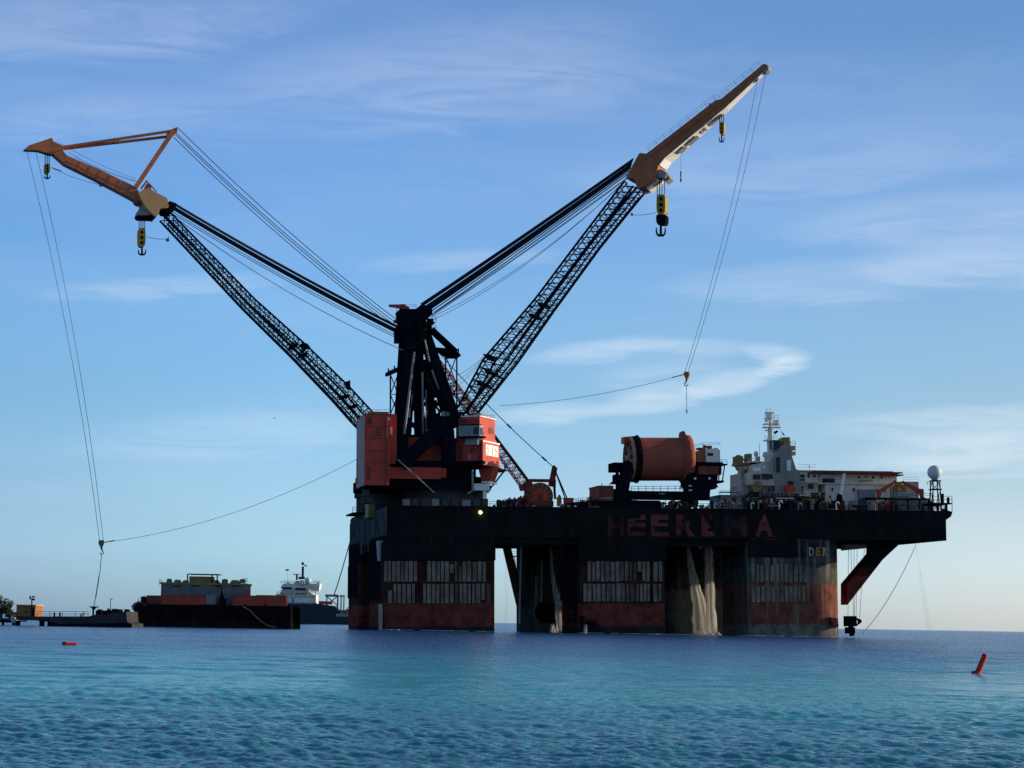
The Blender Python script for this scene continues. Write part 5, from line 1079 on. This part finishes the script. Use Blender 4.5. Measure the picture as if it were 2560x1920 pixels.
gear('lifting_block', 'small red lump of gear on the container roof beside the grey house', 'block', [('body', 'red', lambda m: m.prism([B.p(x, y, 4) for x, y in ((613, 1488), (626, 1488), (624, 1482), (619, 1479), (615, 1480))], B.ey)), ('handle', 'dred', lambda m: m.tube([B.p(616, 1481, 4.4), B.p(618, 1477, 4.4), B.p(622, 1480, 4.4)], .12, 5))], B.p(620, 1488, 4))
# supply ship
S = worldframe(sea(800, 1560.5))
sh = thing('supply_ship', 'white supply ship with navy hull and dark mast, partly behind the black barge', 'ship', S)
sx = lambda x, y, v=0: S.p(x, y, v)
m = MB(); m.prism([sx(*q) for q in ((640, 1565), (640, 1508), (780, 1508), (836, 1515), (850, 1532), (860, 1541), (930, 1543), (930, 1565))], S.ey*18); m.build('hull', M['navy'], sh)
m = MB(); m.pbox(S, 640, 1505.5, 782, 1509, -.2, 18.4); m.pbox(S, 840, 1535, 930, 1542, -.3, 18); m.build('gunwale', M['lgrey'], sh)
sup = MB(); sup.pbox(S, 690, 1486, 790, 1507, 2, 14); sup.prism([sx(x, y, 3) for x, y in ((697, 1488), (705, 1474), (771, 1478), (786, 1488), (786, 1494))], S.ey*12); sup.pbox(S, 705, 1464, 768, 1480, 4, 10); sup.prism([sx(x, y, 3.5) for x, y in ((701, 1468), (708, 1459), (800, 1459), (798, 1474), (770, 1474), (706, 1474))], S.ey*11); sup.pbox(S, 776, 1462, 798, 1478, 3, 4)
so = sup.build('superstructure', M['white'], sh)
m = MB(); m.pbox(S, 738, 1470, 765, 1479, 3.3, .15); m.pbox(S, 706, 1468, 730, 1473, 3.3, .15); m.pbox(S, 731, 1495, 734, 1507, 1.9, .1); 
for x in range(742, 764, 5): m.pbox(S, x, 1483, x+2.4, 1487, 1.85, .1)
for x in range(700, 790, 9): m.pbox(S, x, 1491, x+3, 1494, 1.85, .1)
m.build('window', M['glass'], so); m = MB(); m.rail([sx(692, 1486, 2), sx(790, 1486, 2)], 1.3, .12); m.rail([sx(702, 1459, 3.5), sx(800, 1459, 3.5)], 1.3, .12); m.pbox(S, 692, 1486, 790, 1487, 1.6, .5); m.pbox(S, 699, 1475, 772, 1476.2, 2.8, .5); m.build('railing', M['lgrey'], so)
m = MB(); m.prism([sx(x, y, 5) for x, y in ((731, 1466), (733, 1459), (742, 1452), (752, 1452), (752, 1466))], S.ey*5); m.build('funnel', M['tan'], so)
m = MB(); m.pbox(S, 754, 1416, 759.5, 1446, 7, 1); m.ball(sx(757, 1409, 7.5), .8, 10); m.prism([sx(x, y, 7.3) for x, y in ((758, 1412), (764, 1412), (770, 1417), (764, 1416))], S.ey*.3); m.pbox(S, 746, 1442, 762, 1448, 6.5, 2); m.tube([sx(742, 1450, 7), sx(742, 1436, 7)], .5, 5); m.tube([sx(732, 1436, 7), sx(750, 1436, 7)], .2, 4); m.tube([sx(720, 1460, 7), sx(720, 1455, 7)], .5, 5); m.tube([sx(794, 1460, 7), sx(796, 1455, 7)], .4, 5); m.build('mast', M['navy'], so)
for x, y, r in ((770, 1452, 9.5), (754, 1457, 8)):
    m = MB(); m.ball(sx(x, y, 3 if r > 8 else 2.4), r/5.6, 16); m.cyl(sx(x, y+r+2, 6), sx(x, y+r*.7, 6), .5, 8); m.build('radome', M['radome'], so)
m = MB(); m.pbox(S, 714, 1423, 722, 1427, 7, .1); m.tube([sx(718, 1428, 7), sx(719, 1454, 7)], .06, 4); m.build('flag', M['navy'], so)
m = MB()
for x0, x1 in ((815, 818), (842, 846), (851, 854), (858, 861)): m.pbox(S, x0, 1490, x1, 1535, 2, .8)
m.pbox(S, 813, 1486, 846, 1492, 2, 1.5); m.pbox(S, 848, 1488, 862, 1492, 2, 1.5); m.beam(sx(818, 1492, 2), sx(842, 1512, 2), .5); m.beam(sx(842, 1492, 2), sx(818, 1512, 2), .5); m.pbox(S, 838, 1525, 886, 1538, 4, 3); m.tube([sx(862, 1530, 3), sx(885, 1500, 3)], .2, 4); m.build('a_frame', M['lgrey'], sh)
m = MB(); m.pbox(S, 797, 1503, 830, 1511, 1, 4); m.pbox(S, 865, 1522, 878, 1534, 1, 3); m.build('rescue_boat', M['red'], sh)
# jetty
J = worldframe(sea(200, 1566.8))
jt = thing('jetty', 'low dark jetty with a trestle end on the far left, carrying railings', 'jetty', J)
m = MB(); m.prism([J.p(x, y, 0) for x, y in ((122, 1575), (122, 1546), (140, 1541), (152, 1542), (222, 1541), (240, 1536), (262, 1537), (285, 1531), (316, 1529), (318, 1556), (330, 1560), (330, 1575))], J.ey*14); m.build('quay', M['concrete'], jt)
m = MB(); m.pbox(J, 40, 1541, 134, 1551, 1, 10); m.build('deck', M['concrete'], jt)
for x0, x1 in ((41, 47), (98, 108), (118, 124)):
    m = MB(); m.pbox(J, x0, 1551.2, x1, 1575, 2, 1.4); m.pbox(J, x0, 1551.2, x1, 1575, 7, 1.4); m.pbox(J, x0-1, 1551, x1+2, 1554, 1.6, 7); m.build('pile', M['black'], jt)
m = MB(); m.rail([J.p(92, 1541, 1.5), J.p(220, 1541, 1.5)], .95, .05)
for x in (135, 149): m.pbox(J, x-1.5, 1531, x+2, 1544, 1, .4)
for x, y in ((205, 1533), (211, 1531)): m.tube([J.p(x-6, 1544, 1), J.p(x, y, 1)], .12, 4)
m.build('railing', M['black'], jt)
m = MB()
for k in range(16): x = random.uniform(232, 318); m.pbox(J, x, 1527-random.uniform(0, 4), x+random.uniform(4, 10), 1540, random.uniform(1, 6), 1.5)
m.tube([J.p(270, 1534, 2), J.p(271, 1521, 2)], .22, 5); m.tube([J.p(262, 1534, 2), J.p(278, 1522, 2)], .1, 4); m.pbox(J, 280, 1522, 292, 1532, 2, 2); m.build('mooring_gear', M['black'], jt)
m = MB(); m.prism([J.p(x, y, .2) for x, y in ((122, 1554), (150, 1560), (318, 1557), (330, 1562), (330, 1576), (122, 1576))], J.ey*(-.5)); m.build('fender_beam', M['black'], jt)
o = thing('signal_post', 'dark T-shaped post with a flat top where the left crane wire ends', 'post', J, J.p(233, 1540, 1))
m = MB(); m.tube([J.p(233, 1542, 1.5), J.p(233, 1518, 1.5)], .2, 6); m.build('pole', M['black'], o)
m = MB(); m.pbox(J, 224, 1516, 244, 1519, 1, 1); m.prism([J.p(x, y, 1.3) for x, y in ((228, 1519), (240, 1519), (234, 1527))], J.ey*.4); m.build('top', M['black'], o)
o = thing('street_lamp', 'thin street lamp with a short arm on the jetty', 'lamp', J, J.p(276, 1532, 3)); m = MB(); m.tube([J.p(276, 1532, 3), J.p(276.5, 1498, 3)], .09, 5); m.build('pole', M['wire'], o); m = MB(); m.tube([J.p(276.5, 1498, 3), J.p(280, 1497.5, 3)], .09, 5); m.pbox(J, 279, 1497, 282, 1498.5, 2.9, .3); m.build('lamp_head', M['wire'], o)
o = thing('jetty_hut', 'small orange hut on the trestle end of the jetty', 'hut', J, J.p(64, 1541, 3))
m = MB(); m.pbox(J, 41, 1514, 88, 1541, 3, 7); m.pbox(J, 36, 1530, 42, 1541, 3, 4); m.build('wall', M['boxo'], o)
m = MB(); m.pbox(J, 39, 1511.5, 90, 1514, 2.7, 7.6); m.pbox(J, 60, 1514, 78, 1515, 2.8, .3); m.build('roof', M['tan'], o)
m = MB(); m.pbox(J, 78, 1520, 85, 1540, 2.9, .09); m.build('door', M['black'], o)
m = MB(); m.prism([J.p(x, y, 2.9) for x, y in ((61, 1527), (68, 1527), (64.5, 1532))], J.ey*.09); m.build('sign', M['black'], o)
o = thing('floodlight_mast', 'mast with dark floodlight heads beside the orange hut', 'lamp', J, J.p(79, 1541, 2)); m = MB(); m.tube([J.p(79, 1541, 2.2), J.p(79.5, 1498, 2.2)], .13, 5); m.build('pole', M['black'], o); m = MB(); m.pbox(J, 80, 1490, 86, 1494, 2, .5); m.pbox(J, 79, 1496, 86, 1501, 2, .5); m.pbox(J, 73.5, 1490, 76.5, 1498, 2, .5); m.tube([J.p(75, 1497, 2.2), J.p(80, 1499, 2.2)], .08, 4); m.build('lamp_head', M['black'], o)
o = thing('pier', 'low dark pier below the trees at the left edge', 'pier', J)
m = MB(); m.pbox(J, -60, 1545, 44, 1549, 14, 5); m.build('deck', M['concrete'], o); m = MB()
for x in (-20, 4, 30, 37): m.pbox(J, x, 1549.2, x+4, 1570, 15, 1)
m.pbox(J, -60, 1549.1, 36, 1556, 17, 2); m.build('pile', M['black'], o)
o = thing('motor_boat', 'tiny white boat moored under the pier at the left edge', 'boat', J, J.p(33, 1556, 10)); m = MB(); m.prism([J.p(x, y, 9) for x, y in ((27, 1547), (38, 1549), (38, 1556), (30, 1556), (28, 1552))], J.ey*3); m.build('hull', M['white'], o); m = MB(); m.pbox(J, 30, 1544, 36, 1548.5, 9.6, 1.5); m.build('cabin', M['lgrey'], o)
# trees at the left edge
rng = np.random.default_rng(5)
for i, (x, yb, yt, w, lab) in enumerate(((2, 1545, 1488, 15, 'taller tree cut off by the left edge of the photo'), (24, 1546, 1501, 11, 'lower rounded tree between the edge tree and the orange hut'), (-26, 1546, 1494, 16, 'dark tree just outside the left edge'))):
    o = thing('tree', lab, 'tree', J, J.p(x, yb, 30), 'trees behind the pier')
    m = MB(); bs = J.p(x, yb, 30); tp = J.p(x+1, lerp(yb, yt, .7), 30); m.tube([bs, bs.lerp(tp, .5) + Vector((.2, 0, 0)), tp], .35, 7, r2=.12)
    for k in range(5): q = bs.lerp(tp, .4+.1*k); m.tube([q, q + Vector((random.uniform(-1.2, 1.2), random.uniform(-1, 1), random.uniform(.6, 1.4)))], .12, 5, r2=.05)
    m.build('trunk', M['bark'], o)
    m = MB(); c0 = J.p(x, lerp(yb, yt, .55), 30); W_ = w/10.2; H_ = (yb-yt)/10.2*.45
    cl = [(c0 + Vector((rng.normal()*W_*.45, rng.normal()*W_*.45, rng.uniform(-1, 1)*H_*.75)), rng.uniform(.35, .6)*W_) for _ in range(16)]
    for c, r in cl:
        for _ in range(170):
            d = Vector(rng.normal(size=3)).normalized()*r*rng.uniform(.55, 1.05); p = c + d; t1 = Vector(rng.normal(size=3)).normalized(); t2 = t1.cross(Vector(rng.normal(size=3))).normalized(); s = rng.uniform(.08, .17)
            m.add([p-t1*s, p+t2*s*.6, p+t1*s, p-t2*s*.6], [(0, 1, 2, 3)])
    m.build('crown', M['leaf'], o)
# ------------------------------------------------------------------ buoys, bird
Bu = worldframe(sea(2442, 1686)); o = thing('can_buoy', 'red can buoy leaning to the right with a flared base, afloat at the right', 'buoy', Bu, None, 'red buoys')
axb = (Vector((.46, .12, 1))).normalized(); c = Bu.O + Vector((0, 0, .0)); s_ = 1.12*(Bu.O-CAM).length/FPX
m = MB(); m.lathe(c - axb*.18, axb, [(0, 0), (9*s_, 0), (12.5*s_, .04), (13*s_, .14), (12*s_, .24), (7*s_, .30), (6.5*s_, .32)], 24); m.build('float', M['buoy'], o)
m = MB(); m.lathe(c - axb*.18, axb, [(6.2*s_, .32), (6.2*s_, 54*s_), (5.7*s_, 55.5*s_), (0, 55.5*s_)], 24); m.build('can', M['buoy'], o)
m = MB()
for k in range(4): m.beam(c - axb*.18 + axb*((24+8*k)*s_) - Vector((1.6, 5.2, 0))*s_*1.12 - Vector((3*s_, 0, 0)), c - axb*.18 + axb*((26+8*k)*s_) - Vector((1.6, 5.2, 0))*s_*1.12, .03)
m.build('marking', M['fade'], o)
Bv = worldframe(sea(174, 1614)); o = thing('drifting_buoy', 'small red cylindrical buoy lying on its side in the water at left', 'buoy', Bv, None, 'red buoys'); s_ = (Bv.O-CAM).length/FPX
c = Bv.O + Vector((0, 0, .1)); m = MB(); ax2 = Vector((1, .15, .0)); m.lathe(c - ax2*18*s_, ax2, [(0, 0), (5*s_, .01), (6*s_, 2*s_), (6*s_, 10*s_), (4.4*s_, 12*s_), (4.4*s_, 34*s_), (3.4*s_, 36*s_), (0, 36*s_)], 20); m.build('float', M['buoy'], o)
m = MB(); m.lathe(c - ax2*18*s_, ax2, [(6.2*s_, 5*s_), (6.3*s_, 9*s_)], 20); m.build('band', M['dred'], o)
Bd = worldframe(CAM + ray(687, 1045)*300); m = MB(); s_ = 300/FPX
P = lambda x, y, d=0: Bd.O + Vector((x*s_, d*s_, y*s_))
m.lathe(P(-3, -1), Vector((1, .3, .35)), [(0, 0), (.7*s_, 1*s_), (.9*s_, 3*s_), (.4*s_, 5.5*s_), (0, 6.2*s_)], 8)
m.loft([P(-1, 0, -.4), P(1, .6, -.4), P(1, .9, -.4), P(-1, .3, -.4)], [P(-2, .8, -5), P(-1, 1.0, -5), P(-1, 1.1, -5), P(-2, .9, -5)]); m.loft([P(-1, 0, .4), P(1, .6, .4), P(1, .9, .4), P(-1, .3, .4)], [P(-2, 2, 5), P(-1, 2.2, 5), P(-1, 2.3, 5), P(-2, 2.1, 5)])
m.build('seabird', M['grey'], None, Bd, label='tiny grey seabird flying below the left boom', cat='bird')
# clear-sky colour correction by elevation: left of the view, straight ahead, toward the sun
SKYL = [(0.088, 0.735, 1.198, 2.611), (0.138, 0.747, 1.171, 2.226), (0.191, 0.736, 1.083, 1.836), (0.241, 0.726, 1.035, 1.622), (0.344, 0.723, 1.021, 1.442), (0.45, 0.686, 1.036, 1.456), (0.553, 0.685, 1.022, 1.486), (0.656, 0.756, 1.068, 1.52), (0.759, 0.819, 1.042, 1.435), (0.856, 0.914, 1.057, 1.376), (0.99, 0.731, 0.846, 1.1)]
SKYM = [(0.088, 0.843, 1.431, 2.687), (0.138, 0.845, 1.362, 2.346), (0.191, 0.847, 1.247, 1.996), (0.241, 0.841, 1.181, 1.804), (0.344, 0.823, 1.135, 1.572), (0.45, 0.792, 1.117, 1.551), (0.553, 0.768, 1.076, 1.522), (0.656, 0.802, 1.062, 1.502), (0.759, 0.834, 1.022, 1.424), (0.856, 0.949, 1.052, 1.395), (0.99, 0.759, 0.842, 1.115)]
SKYR = [(0.088, 1.339, 1.644, 2.689), (0.138, 1.14, 1.338, 2.019), (0.191, 1.062, 1.154, 1.591), (0.241, 0.933, 1.036, 1.359), (0.344, 0.823, 0.954, 1.175), (0.45, 0.86, 0.967, 1.178), (0.553, 0.856, 0.977, 1.232), (0.656, 0.836, 0.953, 1.23), (0.759, 0.717, 0.876, 1.123), (0.856, 0.677, 0.859, 1.086), (0.99, 0.542, 0.688, 0.868)]
CLOUDC = (6.2, 6.6, 7.0, 1)
EXPO = 0.0
WISPS = [(1180, 1052, 1560, 1022, 34, .26), (1480, 1025, 1800, 978, 40, .28), (1700, 982, 1960, 928, 34, .28), (1880, 935, 2045, 893, 28, .30), (1280, 912, 1720, 850, 38, .30), (1620, 868, 1900, 872, 30, .20), (1840, 872, 2035, 900, 30, .28), (1450, 960, 1850, 910, 60, .16), (2100, 665, 2900, 630, 70, .22), (1600, 720, 2500, 680, 60, .14), (1900, 580, 2900, 500, 70, .14), (2100, 1150, 2900, 1120, 60, .32), (2000, 1070, 2900, 1040, 55, .24), (860, 668, 1450, 630, 30, .12), (50, 740, 760, 690, 30, .12), (150, 1110, 1000, 1060, 70, .13), (400, 260, 1700, 60, 120, .10), (-300, 90, 900, -20, 110, .10), (700, 320, 1800, 160, 80, .08), (-200, 340, 600, 250, 80, .08), (1300, 450, 2800, 330, 100, .08)]
ZEN = .95
DENO = True
# ------------------------------------------------------------------ water
def water_surface():
    rng = np.random.default_rng(3)
    f1 = 2277.6
    # columns: dense inside the view, coarse beyond it; rows even in picture height
    az = np.concatenate([np.linspace(-100, -18, 40, endpoint=False), np.linspace(-18, 18, 1150), np.linspace(18, 100, 41)[1:]])*math.pi/180
    rows = [3.0]
    while rows[-1] < 24: rows.append(rows[-1]*1.12)
    r = 27.0
    rows = [x for x in rows if x < 26]
    while r < 300: rows.append(r); r += max(.05, r*r/(f1*HC)*.17)
    while r < 900: rows.append(r); r += r*r/(f1*HC)*.3
    while r < 60000: rows.append(r); r *= 1.25
    rows.append(60000)
    R = np.array(rows); A, RR = np.meshgrid(az, R); X = RR*np.sin(A); Y = RR*np.cos(A)
    dr = np.gradient(R)[:, None]
    Z = np.zeros_like(X); DX = np.zeros_like(X); DY = np.zeros_like(X)
    wind = math.radians(255)
    for lam, ak in [(l, WAK[0]) for l in np.geomspace(.12, .62, 64)] + [(l, WAK[1]) for l in np.geomspace(1.0, 7, 24)]:
        th = wind + rng.normal()*.48; k = 2*math.pi/lam; ph = rng.uniform(0, 6.28)
        a = ak/k*np.clip((lam/dr - 1.6)/2.0, 0, 1)
        arg = k*(X*math.cos(th) + Y*math.sin(th)) + ph
        c_ = np.cos(arg)*a*.85
        Z += a*np.sin(arg); DX -= c_*math.cos(th); DY -= c_*math.sin(th)
    g = .85 + .22*np.sin(X*.071+1.3*np.sin(Y*.03))*np.sin(Y*.043+.8) + .18*np.sin(X*.21+Y*.09+np.sin(Y*.13))*np.sin(Y*.17-X*.05)
    Z *= g; m_ = (RR < 850)
    X = X + DX*g*m_; Y = Y + DY*g*m_; Z = Z*m_
    n, mm = X.shape
    me = bpy.data.meshes.new('water'); co = np.stack([X, Y, Z], -1).reshape(-1, 3).astype(np.float32)
    i, j = np.meshgrid(np.arange(n-1), np.arange(mm-1), indexing='ij'); q = (i*mm + j).ravel()
    loops = np.stack([q, q+mm, q+mm+1, q+1], -1)[:, ::-1].astype(np.int32)
    me.vertices.add(len(co)); me.vertices.foreach_set('co', co.ravel()); nf = len(loops)
    me.loops.add(nf*4); me.loops.foreach_set('vertex_index', loops.ravel()); me.polygons.add(nf); me.polygons.foreach_set('loop_start', np.arange(nf, dtype=np.int32)*4)
    me.update(calc_edges=True); me.polygons.foreach_set('use_smooth', np.ones(nf, dtype=bool))
    if me.polygons[0].normal.z < 0: me.flip_normals()
    o = bpy.data.objects.new('water', me); COL.objects.link(o); o['kind'] = 'structure'; o['label'] = 'rippled turquoise and deep blue sea'
    m = bpy.data.materials.new('sea water'); m.use_nodes = True; N, L = nt(m); b = N['Principled BSDF']
    geo = N.new('ShaderNodeNewGeometry'); sp = N.new('ShaderNodeSeparateXYZ'); L.new(geo.outputs['Position'], sp.inputs[0])
    # sea bed: pale sand near the shore, deep water beyond, patches of reef
    mp = N.new('ShaderNodeMapping'); mp.inputs['Scale'].default_value = (.018, .010, .02); L.new(geo.outputs['Position'], mp.inputs[0])
    n1 = N.new('ShaderNodeTexNoise'); n1.inputs['Scale'].default_value = 1; n1.inputs['Detail'].default_value = 4; L.new(mp.outputs[0], n1.inputs['Vector'])
    dist = N.new('ShaderNodeMath'); dist.operation = 'LOGARITHM'; dist.inputs[1].default_value = 10; 
    ln = N.new('ShaderNodeVectorMath'); ln.operation = 'LENGTH'; L.new(geo.outputs['Position'], ln.inputs[0]); L.new(ln.outputs['Value'], dist.inputs[0])
    ad = N.new('ShaderNodeMath'); ad.operation = 'MULTIPLY_ADD'; L.new(n1.outputs['Fac'], ad.inputs[0]); ad.inputs[1].default_value = .32; L.new(dist.outputs[0], ad.inputs[2])
    mr = N.new('ShaderNodeMapRange'); mr.inputs[1].default_value = 1.5; mr.inputs[2].default_value = 2.9; L.new(ad.outputs[0], mr.inputs[0])
    cr = N.new('ShaderNodeValToRGB'); e = cr.color_ramp.elements; L.new(mr.outputs[0], cr.inputs[0])
    e[0].position = 0; e[0].color = WCOL[0]; e[1].position = 1; e[1].color = WCOL[-1]
    for p_, c_ in zip((.22, .36, .50, .70), WCOL[1:5]): x = e.new(p_); x.color = c_
    L.new(cr.outputs[0], b.inputs['Base Color']); b.inputs['Roughness'].default_value = .12; b.inputs['IOR'].default_value = 1.33
    b.inputs['Specular IOR Level'].default_value = .5
    # ripples too fine or too far for the mesh, and long wind streaks
    def noise(sc, scale, det, rough=.6):
        mp = N.new('ShaderNodeMapping'); mp.inputs['Scale'].default_value = sc; L.new(geo.outputs['Position'], mp.inputs[0])
        n = N.new('ShaderNodeTexNoise'); n.inputs['Scale'].default_value = scale; n.inputs['Detail'].default_value = det; n.inputs['Roughness'].default_value = rough; L.new(mp.outputs[0], n.inputs['Vector']); return n.outputs['Fac']
    def rg(v, a, b, c, d):
        n = N.new('ShaderNodeMapRange'); L.new(v, n.inputs[0])
        for i, x in enumerate((a, b, c, d)): n.inputs[i+1].default_value = x
        return n.outputs[0]
    streak = noise((.012, .06, 1), 1, 4)
    far = rg(ln.outputs['Value'], 45, 160, 0, 1)
    b1 = N.new('ShaderNodeBump'); b1.inputs['Strength'].default_value = .8; b1.inputs['Distance'].default_value = .05; L.new(noise((.7, 1, 1), 8.0, 4, .7), b1.inputs['Height'])
    b2 = N.new('ShaderNodeBump'); b2.inputs['Distance'].default_value = .5; L.new(noise((.6, 1.0, 1), 1.1, 4, .7), b2.inputs['Height']); L.new(b1.outputs[0], b2.inputs['Normal'])
    mu = N.new('ShaderNodeMath'); mu.operation = 'MULTIPLY'; L.new(far, mu.inputs[0]); L.new(rg(streak, .35, .65, .35, 1.0), mu.inputs[1]); L.new(mu.outputs[0], b2.inputs['Strength'])
    L.new(b2.outputs[0], b.inputs['Normal']); L.new(rg(far, 0, 1, .10, .22), b.inputs['Roughness'])
    me.materials.append(m); return o
WAK = (.056, .022)
WCOL = [(.055,.23,.26,1), (.040,.28,.31,1), (.006,.39,.375,1), (.010,.30,.345,1), (.018,.085,.21,1), (.018,.075,.19,1)]
water_surface()
# ------------------------------------------------------------------ light
SUN_AZ, SUN_EL = math.radians(76), math.radians(12)     # azimuth to the right of the view, elevation
sd = Vector((math.sin(SUN_AZ)*math.cos(SUN_EL), math.cos(SUN_AZ)*math.cos(SUN_EL), math.sin(SUN_EL)))
sun = bpy.data.lights.new('sun', 'SUN'); so_ = bpy.data.objects.new('sun', sun); COL.objects.link(so_)
sun.energy = 5.0; sun.angle = math.radians(.5); sun.color = (1.0, .87, .68)
so_.rotation_euler = (-sd).to_track_quat('-Z', 'Y').to_euler(); so_.location = (0, -50, 200)
w = bpy.data.worlds.new('World'); SC.world = w; w.use_nodes = True; N, L = w.node_tree.nodes, w.node_tree.links
bgd = N['Background']; bgd.inputs['Strength'].default_value = .15
sky = N.new('ShaderNodeTexSky'); sky.sky_type = 'NISHITA'; sky.sun_disc = False; sky.sun_elevation = SUN_EL; sky.sun_rotation = SUN_AZ
sky.altitude = 0; sky.air_density = 1.0; sky.dust_density = .6; sky.ozone_density = 3.0
def math_(op, a, b=None, c=None):
    n = N.new('ShaderNodeMath'); n.operation = op
    for i, x in enumerate((a, b, c)):
        if x is None: continue
        if isinstance(x, (int, float)): n.inputs[i].default_value = x
        else: L.new(x, n.inputs[i])
    return n.outputs[0]
def rng_(v, a, b, c=0., d=1., smooth=True):
    n = N.new('ShaderNodeMapRange'); n.interpolation_type = 'SMOOTHSTEP' if smooth else 'LINEAR'; L.new(v, n.inputs[0])
    for i, x in enumerate((a, b, c, d)): n.inputs[i+1].default_value = x
    return n.outputs[0]
tc = N.new('ShaderNodeTexCoord'); sx = N.new('ShaderNodeSeparateXYZ'); L.new(tc.outputs['Generated'], sx.inputs[0])
elev = sx.outputs['Z']
# sky colour by elevation, on top of the Nishita sky
def tint(tab):
    cr = N.new('ShaderNodeValToRGB'); L.new(rng_(elev, -.02, .32, 0, 1, False), cr.inputs[0]); e = cr.color_ramp.elements
    k = 4.0      # ramps hold values up to one
    e[0].position = 0; e[0].color = (*[x/k for x in tab[0][1:]], 1); e[1].position = 1; e[1].color = (*[x/k for x in tab[-1][1:]], 1)
    for t in tab[1:-1]: x = e.new(t[0]); x.color = (*[c/k for c in t[1:]], 1)
    return cr.outputs[0]
def mix_(f, a, b):
    n = N.new('ShaderNodeMix'); n.data_type = 'RGBA'; L.new(f, n.inputs[0]); L.new(a, n.inputs[6]); L.new(b, n.inputs[7]); return n.outputs[2]
azm = math_('ARCTAN2', sx.outputs['X'], sx.outputs['Y'])
tn = mix_(rng_(azm, -.10, .20, 0, 1, False), mix_(rng_(azm, -.22, -.10, 0, 1, False), tint(SKYL), tint(SKYM)), tint(SKYR))
tv = N.new('ShaderNodeVectorMath'); tv.operation = 'SCALE'; L.new(tn, tv.inputs[0])
L.new(math_('MULTIPLY', rng_(elev, .30, .75, 4.0, 4.0*ZEN), rng_(sx.outputs['Y'], -.6, .5, ZEN, 1.0)), tv.inputs['Scale'])
mul = N.new('ShaderNodeMix'); mul.data_type = 'RGBA'; mul.blend_type = 'MULTIPLY'; mul.inputs[0].default_value = 1; L.new(sky.outputs[0], mul.inputs[6]); L.new(tv.outputs[0], mul.inputs[7])
skyc = mul.outputs[2]
# cirrus
mp = N.new('ShaderNodeMapping'); mp.inputs['Rotation'].default_value = (0, math.radians(9), 0); mp.inputs['Scale'].default_value = (2.0, 1.0, 13); L.new(tc.outputs['Generated'], mp.inputs[0])
n1 = N.new('ShaderNodeTexNoise'); n1.inputs['Scale'].default_value = 1.6; n1.inputs['Detail'].default_value = 5; n1.inputs['Roughness'].default_value = .5; n1.inputs['Distortion'].default_value = .25; L.new(mp.outputs[0], n1.inputs['Vector'])
c1 = rng_(n1.outputs['Fac'], .30, .80, .0, .08)
mpb = N.new('ShaderNodeMapping'); mpb.inputs['Rotation'].default_value = (0, math.radians(12), 0); mpb.inputs['Scale'].default_value = (9, 4, 60); L.new(tc.outputs['Generated'], mpb.inputs[0])
n2 = N.new('ShaderNodeTexNoise'); n2.inputs['Scale'].default_value = 1.5; n2.inputs['Detail'].default_value = 8; n2.inputs['Roughness'].default_value = .6; n2.inputs['Distortion'].default_value = 1.0; L.new(mpb.outputs[0], n2.inputs['Vector'])
# individual wisps: soft ellipses in (azimuth, elevation), frayed by the noise
azm = math_('ARCTAN2', sx.outputs['X'], sx.outputs['Y'])
wsum = None
def angles(px, py):
    d = ray(px, py).normalized(); return math.atan2(d.x, d.y), d.z
for (x0, y0, x1, y1, wd, st) in WISPS:
    a0, e0 = angles(x0, y0); a1, e1 = angles(x1, y1); ca, ce = (a0+a1)/2, (e0+e1)/2; hl = math.hypot(a1-a0, e1-e0)/2; t = math.atan2(e1-e0, a1-a0); hw = wd/FPX
    dx = math_('SUBTRACT', azm, ca); dy = math_('SUBTRACT', elev, ce)
    jit = math_('MULTIPLY_ADD', n2.outputs['Fac'], hw*1.6, -hw*.8)
    u = math_('ADD', math_('MULTIPLY', dx, math.cos(t)/hl), math_('MULTIPLY', dy, math.sin(t)/hl))
    v = math_('ADD', math_('ADD', math_('MULTIPLY', dx, -math.sin(t)/hw), math_('MULTIPLY', dy, math.cos(t)/hw)), math_('DIVIDE', jit, hw))
    q = math_('ADD', math_('MULTIPLY', u, u), math_('MULTIPLY', v, v))
    g = math_('MULTIPLY', math_('MULTIPLY', rng_(q, 1.15, 0.0, 0, 1), st), rng_(n2.outputs['Fac'], .28, .62, .35, 1.15))
    wsum = g if wsum is None else math_('ADD', wsum, g)
cloud = math_('MINIMUM', math_('ADD', math_('MULTIPLY', c1, rng_(n2.outputs['Fac'], .3, .7, .6, 1.2)), wsum), .85)
cm = N.new('ShaderNodeMix'); cm.data_type = 'RGBA'; L.new(cloud, cm.inputs[0]); L.new(skyc, cm.inputs[6]); cm.inputs[7].default_value = CLOUDC
L.new(cm.outputs[2], bgd.inputs['Color'])
SC.view_settings.view_transform = 'Standard'; SC.view_settings.look = 'None'; SC.view_settings.exposure = EXPO; SC.view_settings.gamma = 1
SC.render.engine = 'CYCLES'; SC.cycles.max_bounces = 7; SC.cycles.volume_bounces = 3; SC.cycles.sample_clamp_indirect = 1.5; SC.cycles.caustics_reflective = False; SC.cycles.caustics_refractive = False; SC.cycles.transparent_max_bounces = 16; SC.cycles.use_denoising = DENO; SC.cycles.denoiser = 'OPENIMAGEDENOISE'; SC.cycles.denoising_prefilter = 'NONE'; SC.cycles.denoising_input_passes = 'RGB_ALBEDO_NORMAL'
